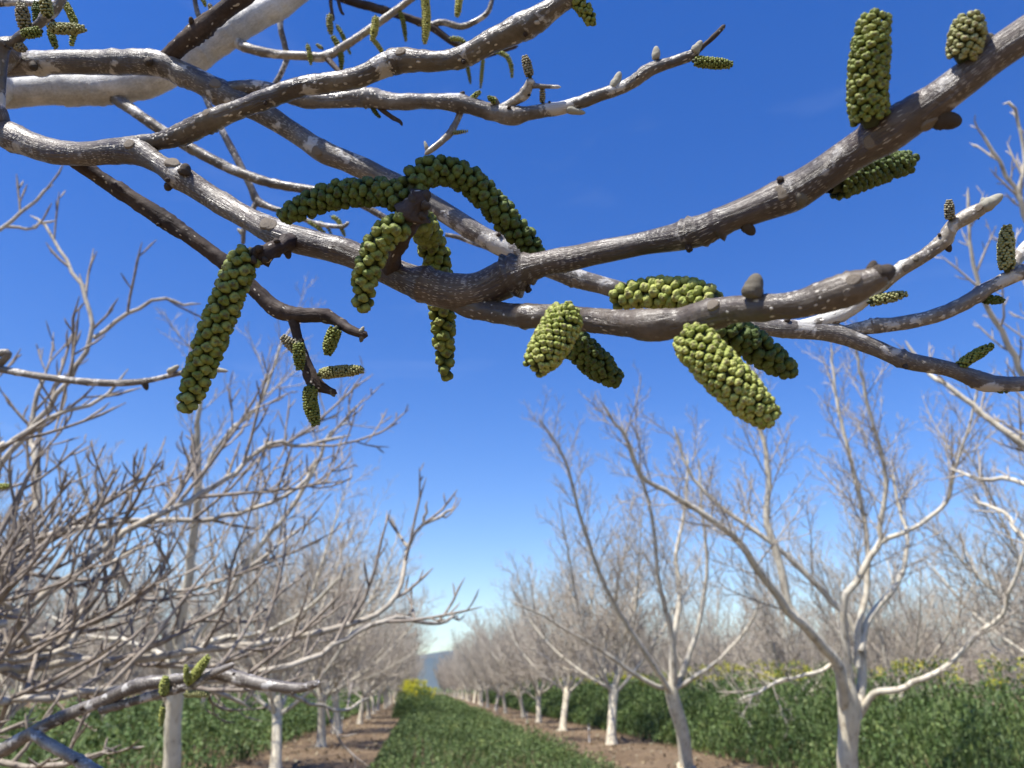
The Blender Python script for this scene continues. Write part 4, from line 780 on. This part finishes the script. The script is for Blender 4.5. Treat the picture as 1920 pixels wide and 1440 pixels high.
for k in range(4):
    a = math.radians(-70 + k*45); P, R = shoot(np.array([0, .1, 1.4]), (math.cos(a)*.7, math.sin(a)*.7, .8), 3.8, .05, .009, 13, rr, up=.5)
    V, Q = batch_tubes([(P, R, 9)]); o = ob('limb', mk('limb', V, Q, M_LIMB), e); t_ = []; sprout(t_, P, R, rr, 1, .34, .8, .2)
    V, Q = batch_tubes(t_); x = ob('twigs', mk('twigs', V, Q, M_TWIG), o); x['kind'] = 'stuff'
# the rows
rr = random.Random(77)
ORD = ['second', 'third', 'fourth', 'fifth', 'sixth']
def row(x, z0, z1, step, label, near=34, skip=(), own=None):
    z = z0; k = 0
    while z < z1:
        if not any(abs(z-s) < 2.5 for s in skip):
            plant((x+rr.uniform(-.15, .15), z+rr.uniform(-.25, .25), 0), rr.randrange(4), rr.uniform(0, 6.28), rr.uniform(.98, 1.14), own.format(ORD[k]) if own and k < 5 else label, z < near)
        z += step; k += 1
row(5.0, 22.2, 125, 6.4, 'leafless pale-trunked walnut tree farther down the row on bare soil right of the green strip', own='{} leafless walnut tree beyond the thick forked trunk, along the right soil strip')
row(-2.6, 15.8, 125, 6.4, 'leafless pale-trunked walnut tree farther down the row on bare soil left of the green strip', own='{} leafless walnut tree in line beyond the greyish trunk, on the left soil strip')
row(12.6, 8, 110, 6.4, 'leafless walnut tree in the second row behind the tall green crop', 22)
row(20.2, 12, 110, 6.4, 'leafless walnut tree in the third row far behind the tall green crop', 0)
row(-10.2, 9, 110, 6.4, 'leafless walnut tree in the row behind the left undergrowth', 18)
row(27.8, 20, 110, 6.4, 'leafless walnut tree in the fourth row far behind the tall green crop', 0)
row(-17.8, 14, 110, 6.4, 'leafless walnut tree in the far row beyond the left undergrowth', 0)
# everything beyond reads as one bare wood
parts = []
rr = random.Random(5)
low = []
for v in VAR[:3]:
    P, R = v['tr']; tr = batch_tubes([(P[::2], R[::2], 5)]); tw = []
    V2, Q2 = zip(*[(a, b) for a, b, c in v['raw'] if c == 0]); lim = cat_parts(list(zip(V2, Q2)))
    r3 = random.Random(9); t_ = []
    for _ in range(330):
        p = lim[0][r3.randrange(len(lim[0]))]; a, b = shoot(p, (r3.uniform(-1, 1), r3.uniform(-1, 1), r3.uniform(.1, 1)), r3.uniform(.5, 1.3), .020, .014, 4, r3, .3); t_.append((a, b, 3))
    low.append(cat_parts([tr, lim, batch_tubes(t_)]))
spots = [(5+7.6*i+rr.uniform(-.3, .3), y+rr.uniform(-1, 1)) for i in range(-14, 16) for y in np.arange(128, 215, 6.8*2) if rr.random() < .8]
spots += [(sx*(35.4+7.6*i)+(0 if sx > 0 else 7.6), y) for sx in (-1, 1) for i in range(7) for y in np.arange(20+6*i, 128, 6.4*(1+.22*i))]
for x, y in spots:
    V, Q = low[rr.randrange(3)]; a = rr.uniform(0, 6.28); s_ = rr.uniform(.95, 1.15); c_, n_ = math.cos(a)*s_, math.sin(a)*s_
    parts.append((np.stack([V[:, 0]*c_-V[:, 1]*n_+x, V[:, 0]*n_+V[:, 1]*c_+y, V[:, 2]*s_], -1), Q))
V, Q = cat_parts(parts)
tag(ob('distant_orchard', mk('distant_orchard', V, Q, M_FARTWIG)), 'grey-brown mass of distant bare orchard trees along the horizon', 'orchard', None, 'stuff')

# ------------------------------------------------------------------ cover crop
def crop(name, x0, x1, y0, y1, H, n, mat, label, size=(.035, .075), blade=0.25, seed=1, edge=0.75, flowers=None):
    g = np.random.default_rng(seed)
    u = g.random(n); y = y0 + (y1-y0)*u**1.9; x = x0 + (x1-x0)*g.random(n)
    ex = np.minimum(x-x0, x1-x)
    gx, gy = np.round((x+.2*np.sin(y*2.1))/.5), np.round((y+.2*np.sin(x*3.3))/.5)                 # each plant has its own height
    hsh = np.abs(np.sin(gx*12.9898+gy*78.233)*43758.5453) % 1.0
    wob = .22*np.sin(x*1.7+y*.9)+.2*np.sin(y*.9+x*.6)+.3*np.sin(y*.33+x*.9)
    hl = H*(0.50+0.20*wob+0.55*hsh**1.2)*np.clip(0.25+ex/edge, .25, 1.0)
    # plants: leaves gather round stems
    cx = np.round(x/0.16)*.16 + .05*np.sin(np.round(y/0.16)*7.1); x = x + (cx-x)*.45
    z = hl*(1-g.random(n)**1.5*0.97)
    sc = (size[0] + (size[1]-size[0])*g.random(n))*(0.75+np.clip(y/28, .2, 3.2))
    isb = g.random(n) < blade
    th = g.random(n)*2*np.pi; tilt = np.where(isb, g.normal(1.25, .2, n), g.normal(.35, .45, n))
    d = np.stack([np.cos(th)*np.cos(tilt), np.sin(th)*np.cos(tilt), np.sin(tilt)], -1)
    s = np.stack([-np.sin(th), np.cos(th), g.normal(0, .35, n)], -1); s /= np.linalg.norm(s, axis=1)[:, None]
    L = np.where(isb, sc*2.6, sc); Wd = np.where(isb, sc*.22, sc*.42)
    p = np.stack([x, y, np.maximum(z, .02)], -1); p[:, 2] = np.where(isb, np.maximum(p[:, 2]-L*.8, 0), p[:, 2])
    V = np.stack([p, p + d*(L*.5)[:, None] + s*Wd[:, None], p + d*L[:, None] + np.array([0, 0, -.12])*L[:, None], p + d*(L*.5)[:, None] - s*Wd[:, None]], 1).reshape(-1, 3)
    Q = np.arange(n*4).reshape(-1, 4)
    o = ob(name, mk(name, V, Q, mat, False)); tag(o, label, 'crop', None, 'stuff'); return o
def flowers(name, boxes, label, seed):
    g = np.random.default_rng(seed); Vs = []
    for x0, x1, y0, y1, z0, z1, n, sz in boxes:
        k = max(6, n//14); cx, cy, cz = g.uniform(x0, x1, k), g.uniform(y0, y1, k), z0+(z1-z0)*g.random(k)**.6
        i = g.integers(0, k, n); p = np.stack([cx[i], cy[i], cz[i]], -1) + g.normal(0, 1, (n, 3))*np.array([.05, .05, .06])
        a = g.normal(0, 1, (n, 3)); a /= np.linalg.norm(a, axis=1)[:, None]; b = np.cross(a, g.normal(0, 1, (n, 3))); b /= np.linalg.norm(b, axis=1)[:, None]
        Vs.append(np.stack([p-a*sz, p-b*sz, p+a*sz, p+b*sz], 1).reshape(-1, 3))
    V = np.concatenate(Vs); tag(ob(name, mk(name, V, np.arange(len(V)).reshape(-1, 4), M_FLOWER, False)), label, 'flowers', None, 'stuff')
crop('cover_crop', -0.85, 3.15, 3.0, 95, .56, 170000, M_LEAF, 'low bushy green cover crop filling the strip between the two bare-soil rows', (.022, .052), .30, 2)
crop('tall_crop', 6.3, 11.4, 4.0, 90, 1.85, 210000, M_TALL, 'tall dense green crop behind the right row of trees', (.025, .075), .55, 3, 1.9)
crop('tall_crop', 14.0, 19.0, 6.0, 90, 1.6, 40000, M_TALL, 'tall green crop between the second and third rows on the right', (.07, .12), .2, 4)
crop('undergrowth', -8.8, -3.45, 3.0, 90, .95, 80000, M_TALL, 'green undergrowth behind the left row of trunks', (.04, .085), .30, 5)
crop('undergrowth', -16.4, -11.5, 6.0, 90, .9, 26000, M_TALL, 'green undergrowth between the far left rows', (.07, .12), .2, 6)
crop('mustard_crop', -1.3, .6, 40, 62, 1.3, 9000, M_TALL, 'tall mustard greens at the far end of the green strip', (.03, .05), .35, 7, .2)
flowers('mustard_flowers', [(-1.1, .3, 42, 60, .85, 1.8, 1500, .032), (-.9, .5, 44, 58, .7, 1.45, 1300, .032), (-1.4, -.2, 43, 60, .6, 1.5, 700, .030), (-.4, .9, 46, 66, .6, 1.3, 500, .032)], 'bright yellow mustard flowers at the far end of the green strip', 8)
flowers('mustard_flowers', [(7.6, 11, 13, 18, 1.4, 1.9, 520, .020), (8.6, 10.5, 20, 26, 1.5, 2.0, 900, .026), (9, 11.3, 10, 13, 1.4, 1.85, 420, .018), (7.8, 11, 28, 60, 1.3, 1.9, 1800, .032), (14, 18, 14, 40, 1.35, 1.8, 500, .03)], 'scattered yellow mustard flowers over the tall green crop on the right', 9)

g = np.random.default_rng(44); n = 9000
p = np.stack([np.where(g.random(n) < .45, g.uniform(-3.7, -.8, n), g.uniform(2.9, 6.6, n)), 5+60*g.random(n)**1.5, np.full(n, .015)], -1)
a = g.random(n)*6.283; L = g.uniform(.02, .07, n); t = np.stack([np.cos(a), np.sin(a), g.normal(0, .35, n)], -1)*L[:, None]; b = np.stack([-np.sin(a), np.cos(a), g.normal(.3, .4, n)], -1)*(L*g.uniform(.1, .6, n))[:, None]
M_LITTER = leaf_mat('leaf_litter', [(0.05, 0.034, 0.022), (0.13, 0.09, 0.055), (0.22, 0.165, 0.11), (0.36, 0.30, 0.22)], 0.1)
tag(ob('leaf_litter', mk('leaf_litter', np.stack([p-t, p-b, p+t, p+b], 1).reshape(-1, 3), np.arange(n*4).reshape(-1, 4), M_LITTER, False)), 'dry brown leaf litter and twigs scattered over the bare soil', 'litter', None, 'stuff')
# ------------------------------------------------------------------ irrigation risers by the trunks
M_PIPE = simple('white_pipe', (0.70, 0.69, 0.66), (0.80, 0.79, 0.76), 30, .5, .4)
M_HEAD = simple('sprinkler_plastic', (0.10, 0.10, 0.10), (0.16, 0.16, 0.15), 60, .5, .4)
V, Q = lathe([(.020, -.05), (.020, .30), (.026, .302), (.026, .34), (.018, .345), (.0005, .345)], 10); PIPE = mk('riser_pipe', V, Q, M_PIPE)
V, Q = lathe([(.0005, .345), (.012, .346), (.012, .39), (.030, .395), (.024, .43), (.008, .44), (.0005, .44)], 10); HEAD = mk('sprinkler_head', V, Q, M_HEAD)
V, Q = batch_tubes([(np.array([[-.02, 0, .40], [-.035, 0, .43], [-.02, 0, .47], [.02, 0, .47], [.035, 0, .43], [.02, 0, .40]]), np.full(6, .004), 5)]); BRIDGE = mk('sprinkler_bridge', V, Q, M_HEAD)
for x, y in [(1105, 1390), (988, 1356), (932, 1337), (602, 1396), (622, 1372), (641, 1364)]:
    dep = 1.4/math.cos(PITCH)*F/(y-1288); p = at(x, y, dep)
    e = bpy.data.objects.new('sprinkler_riser', None); COL.objects.link(e); e.location = (p[0], p[1], 0)
    tag(e, 'small white irrigation riser standing in the bare soil ' + ('right of the green strip' if x > 800 else 'left of the green strip'), 'sprinkler', 'irrigation risers between the trunks')
    ob('pipe', PIPE, e); ob('sprinkler_head', HEAD, e); ob('bridge', BRIDGE, e)

# ------------------------------------------------------------------ the air between here and the hills
x0, x1, y0, y1, z0, z1 = -6500, 6500, -400, 6500, -12, 330
V = [(x0, y0, z0), (x1, y0, z0), (x1, y1, z0), (x0, y1, z0), (x0, y0, z1), (x1, y0, z1), (x1, y1, z1), (x0, y1, z1)]
hm = bpy.data.materials.new('haze'); hm.use_nodes = True; hn = hm.node_tree; hn.nodes.remove(hn.nodes['Principled BSDF'])
pv = hn.nodes.new('ShaderNodeVolumePrincipled'); pv.inputs['Color'].default_value = (.82, .90, 1.0, 1); pv.inputs['Density'].default_value = 0.00007; pv.inputs['Anisotropy'].default_value = 0.2
hn.links.new(pv.outputs[0], [n_ for n_ in hn.nodes if n_.type == 'OUTPUT_MATERIAL'][0].inputs['Volume'])
tag(ob('haze', mk('haze', V, [(3, 2, 1, 0), (4, 5, 6, 7), (0, 1, 5, 4), (1, 2, 6, 5), (2, 3, 7, 6), (3, 0, 4, 7)], hm, False)), 'thin pale haze lying over the whole orchard', 'haze', None, 'stuff')
